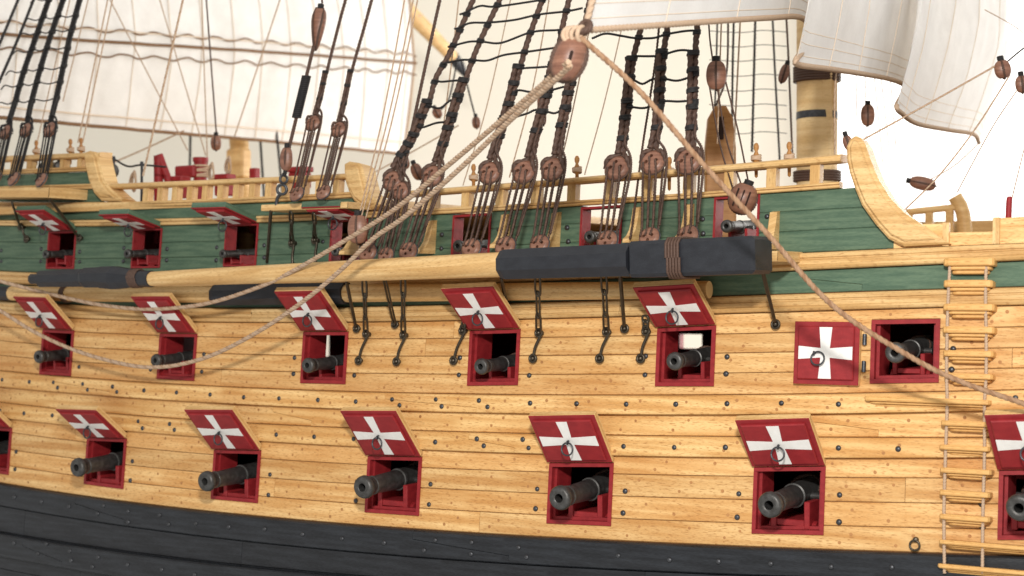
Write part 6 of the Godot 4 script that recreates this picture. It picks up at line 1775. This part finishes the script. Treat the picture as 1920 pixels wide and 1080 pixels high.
	mb.cbox(Transform3D(Basis(Vector3(0, 1, 0), 0.5), B[0].lerp(B[1], 0.68) + Vector3(0.012, 0, 0.028)), Vector3(0.022, 0.085, 0.010), 0.003)
	obj("slot_shade_bar", mb, M.slot_shade, o)  # solid dark bar on the face, coloured like a shaded slot
	B = D_REDPIN
	o = thing("red_timberhead", "short red pin standing on the rail at the right edge", "pin")
	mb = MB.new()
	mb.tube(PackedVector3Array([B[0] - Vector3(0, 0.03, 0), B[0].lerp(B[1], 0.75), B[1] - Vector3(0, 0.004, 0), B[1]]), [0.009, 0.0085, 0.008, 0.004], 12)
	obj("pin", mb, M.red_paint, o)
	# far rail seen over the waist
	B = D_FARPOST
	o = thing("far_rail", "blurred tan rail with curved end post behind the waist at right", "rail")
	mb = MB.new()
	mb.tube(MB.smooth([B[0] - Vector3(0, 0.1, 0), B[0].lerp(B[1], 0.5) + Vector3(0.01, 0, 0), B[1]], 0.03), 0.030, 12)
	obj("end_post", mb, M.trim_wood_world, o)
	mb = MB.new()
	mb.tube(PackedVector3Array([D_FARRAIL[0], D_FARRAIL[1]]), 0.014, 12)
	obj("rail", mb, M.trim_wood_world, o)
	for f in [0.05, 0.45, 0.85]:
		mb = MB.new()
		var p: Vector3 = D_FARRAIL[0].lerp(D_FARRAIL[1], f)
		mb.cbox(Transform3D(Basis(), p + Vector3(0, -0.09, 0)), Vector3(0.03, 0.16, 0.03), 0.004)
		obj("rail_post", mb, M.trim_wood_world, o)
	mb = MB.new()
	mb.cbox(Transform3D(Basis(), D_FARRAIL[0].lerp(D_FARRAIL[1], 0.6) + Vector3(0, -0.17, 0)), Vector3(0.6, 0.05, 0.05), 0.004)
	obj("lower_rail", mb, M.trim_wood_world, o)

# ------------------------------------------------------------------ main
func _ready():
	rng.seed = 20240611
	# camera: level, turned towards the far end of the hull
	var cam := Camera3D.new()
	cam.name = "camera"
	cam.position = Vector3(2.5602, 0.0, 4.2948)
	cam.rotation_degrees = Vector3(0, 30.8, 0)
	cam.fov = 21.097
	cam.near = 0.05
	cam.far = 80.0
	var att := CameraAttributesPhysical.new()
	att.frustum_focal_length = 64.4
	att.frustum_focus_distance = 4.7
	att.frustum_near = 0.05
	att.frustum_far = 80.0
	att.exposure_aperture = 3.2
	cam.attributes = att
	cam.fov = 21.097
	cam.keep_aspect = Camera3D.KEEP_HEIGHT
	add_child(cam)
	cam.current = true
	# the pale room around: a plain light surround
	var env := Environment.new()
	env.background_mode = Environment.BG_COLOR
	env.background_color = Color(0.98, 0.97, 0.95)
	env.background_energy_multiplier = 0.74
	env.tonemap_mode = Environment.TONE_MAPPER_LINEAR
	env.tonemap_exposure = 1.0
	env.sdfgi_enabled = true
	env.ssao_enabled = true
	env.ssil_enabled = true
	var we := WorldEnvironment.new()
	we.name = "surroundings"
	we.environment = env
	add_child(we)
	# the camera's flash, a hand's breadth above the lens
	var fl := AreaLight3D.new()
	fl.name = "camera_flash"
	fl.area_size = Vector2(0.32, 0.2)
	fl.light_color = Color(1.0, 0.985, 0.965)
	fl.light_energy = 23.5
	fl.area_range = 30.0
	fl.shadow_enabled = true
	fl.position = cam.position + Vector3(0.0, 1.3, 0.05)
	add_child(fl)
	fl.look_at(Vector3(-0.1, -0.1, 0), Vector3.UP)
	# daylight from the window behind, at the right
	var yaw := Basis(Vector3.UP, deg_to_rad(30.8))
	var wa := cam.position + yaw * Vector3(2.35, 0, -12.0)
	var wb := cam.position + yaw * Vector3(6.6, 0, -7.4)
	var win := AreaLight3D.new()
	win.name = "window_light"
	win.area_size = Vector2(5.4, 5.0)
	win.light_color = Color(1.0, 0.99, 0.97)
	win.light_energy = 36.0
	win.area_range = 60.0
	win.shadow_enabled = true
	var face := (wb - wa).cross(Vector3.UP).normalized()
	if face.dot(cam.position - wa) < 0.0: face = -face
	win.position = (wa + wb) / 2 + Vector3(0, 0.6, 0) + face * 0.12
	add_child(win)
	win.look_at(win.position + face, Vector3.UP)
	materials()
	# a few variants that share textures
	M["tack_rope"] = M.tan_rope.duplicate(); M["tack_rope"].albedo_color = Color(0.88, 0.82, 0.77)
	M["lacing"] = M.tan_rope.duplicate(); M["lacing"].albedo_color = Color(0.72, 0.66, 0.60)
	var q: StandardMaterial3D = M.trim_wood.duplicate(); q.uv1_scale = Vector3(1.2, 2.4, 1); M["trim_wood_lid"] = q
	q = M.green_paint.duplicate(); M["green_lid"] = q
	q = M.trim_wood.duplicate(); q.albedo_color = Color(1.0, 0.94, 0.84); M["trim_wood_rung"] = q
	q = M.walnut.duplicate(); q.albedo_color = Color(1.45, 1.38, 1.25).clamp(); M["walnut_pale"] = M.trim_wood_world.duplicate(); M["walnut_pale"].albedo_color = Color(0.80, 0.70, 0.60)
	# room: back wall and the glowing window that meets it
	var mb := MB.new()
	var bc := cam.position + yaw * Vector3(-5.0, 0, -12.1)
	mb.cbox(Transform3D(yaw, bc), Vector3(14.7, 12.0, 0.2), 0.0)
	structure("wall", mb, M.wall_plaster)
	mb = MB.new()
	var wx := (wb - wa).normalized()
	var wbas := Basis(wx, Vector3.UP, wx.cross(Vector3.UP))
	mb.cbox(Transform3D(wbas, (wa + wb) / 2 - face * 0.03), Vector3((wb - wa).length(), 10.0, 0.05), 0.0)
	structure("window", mb, M.window_glow)
	build_hull()
	build_ports()
	build_guns()
	build_yards()
	build_shrouds()
	build_chains()
	build_blocks()
	build_sails()
	build_free_ropes()
	build_details()
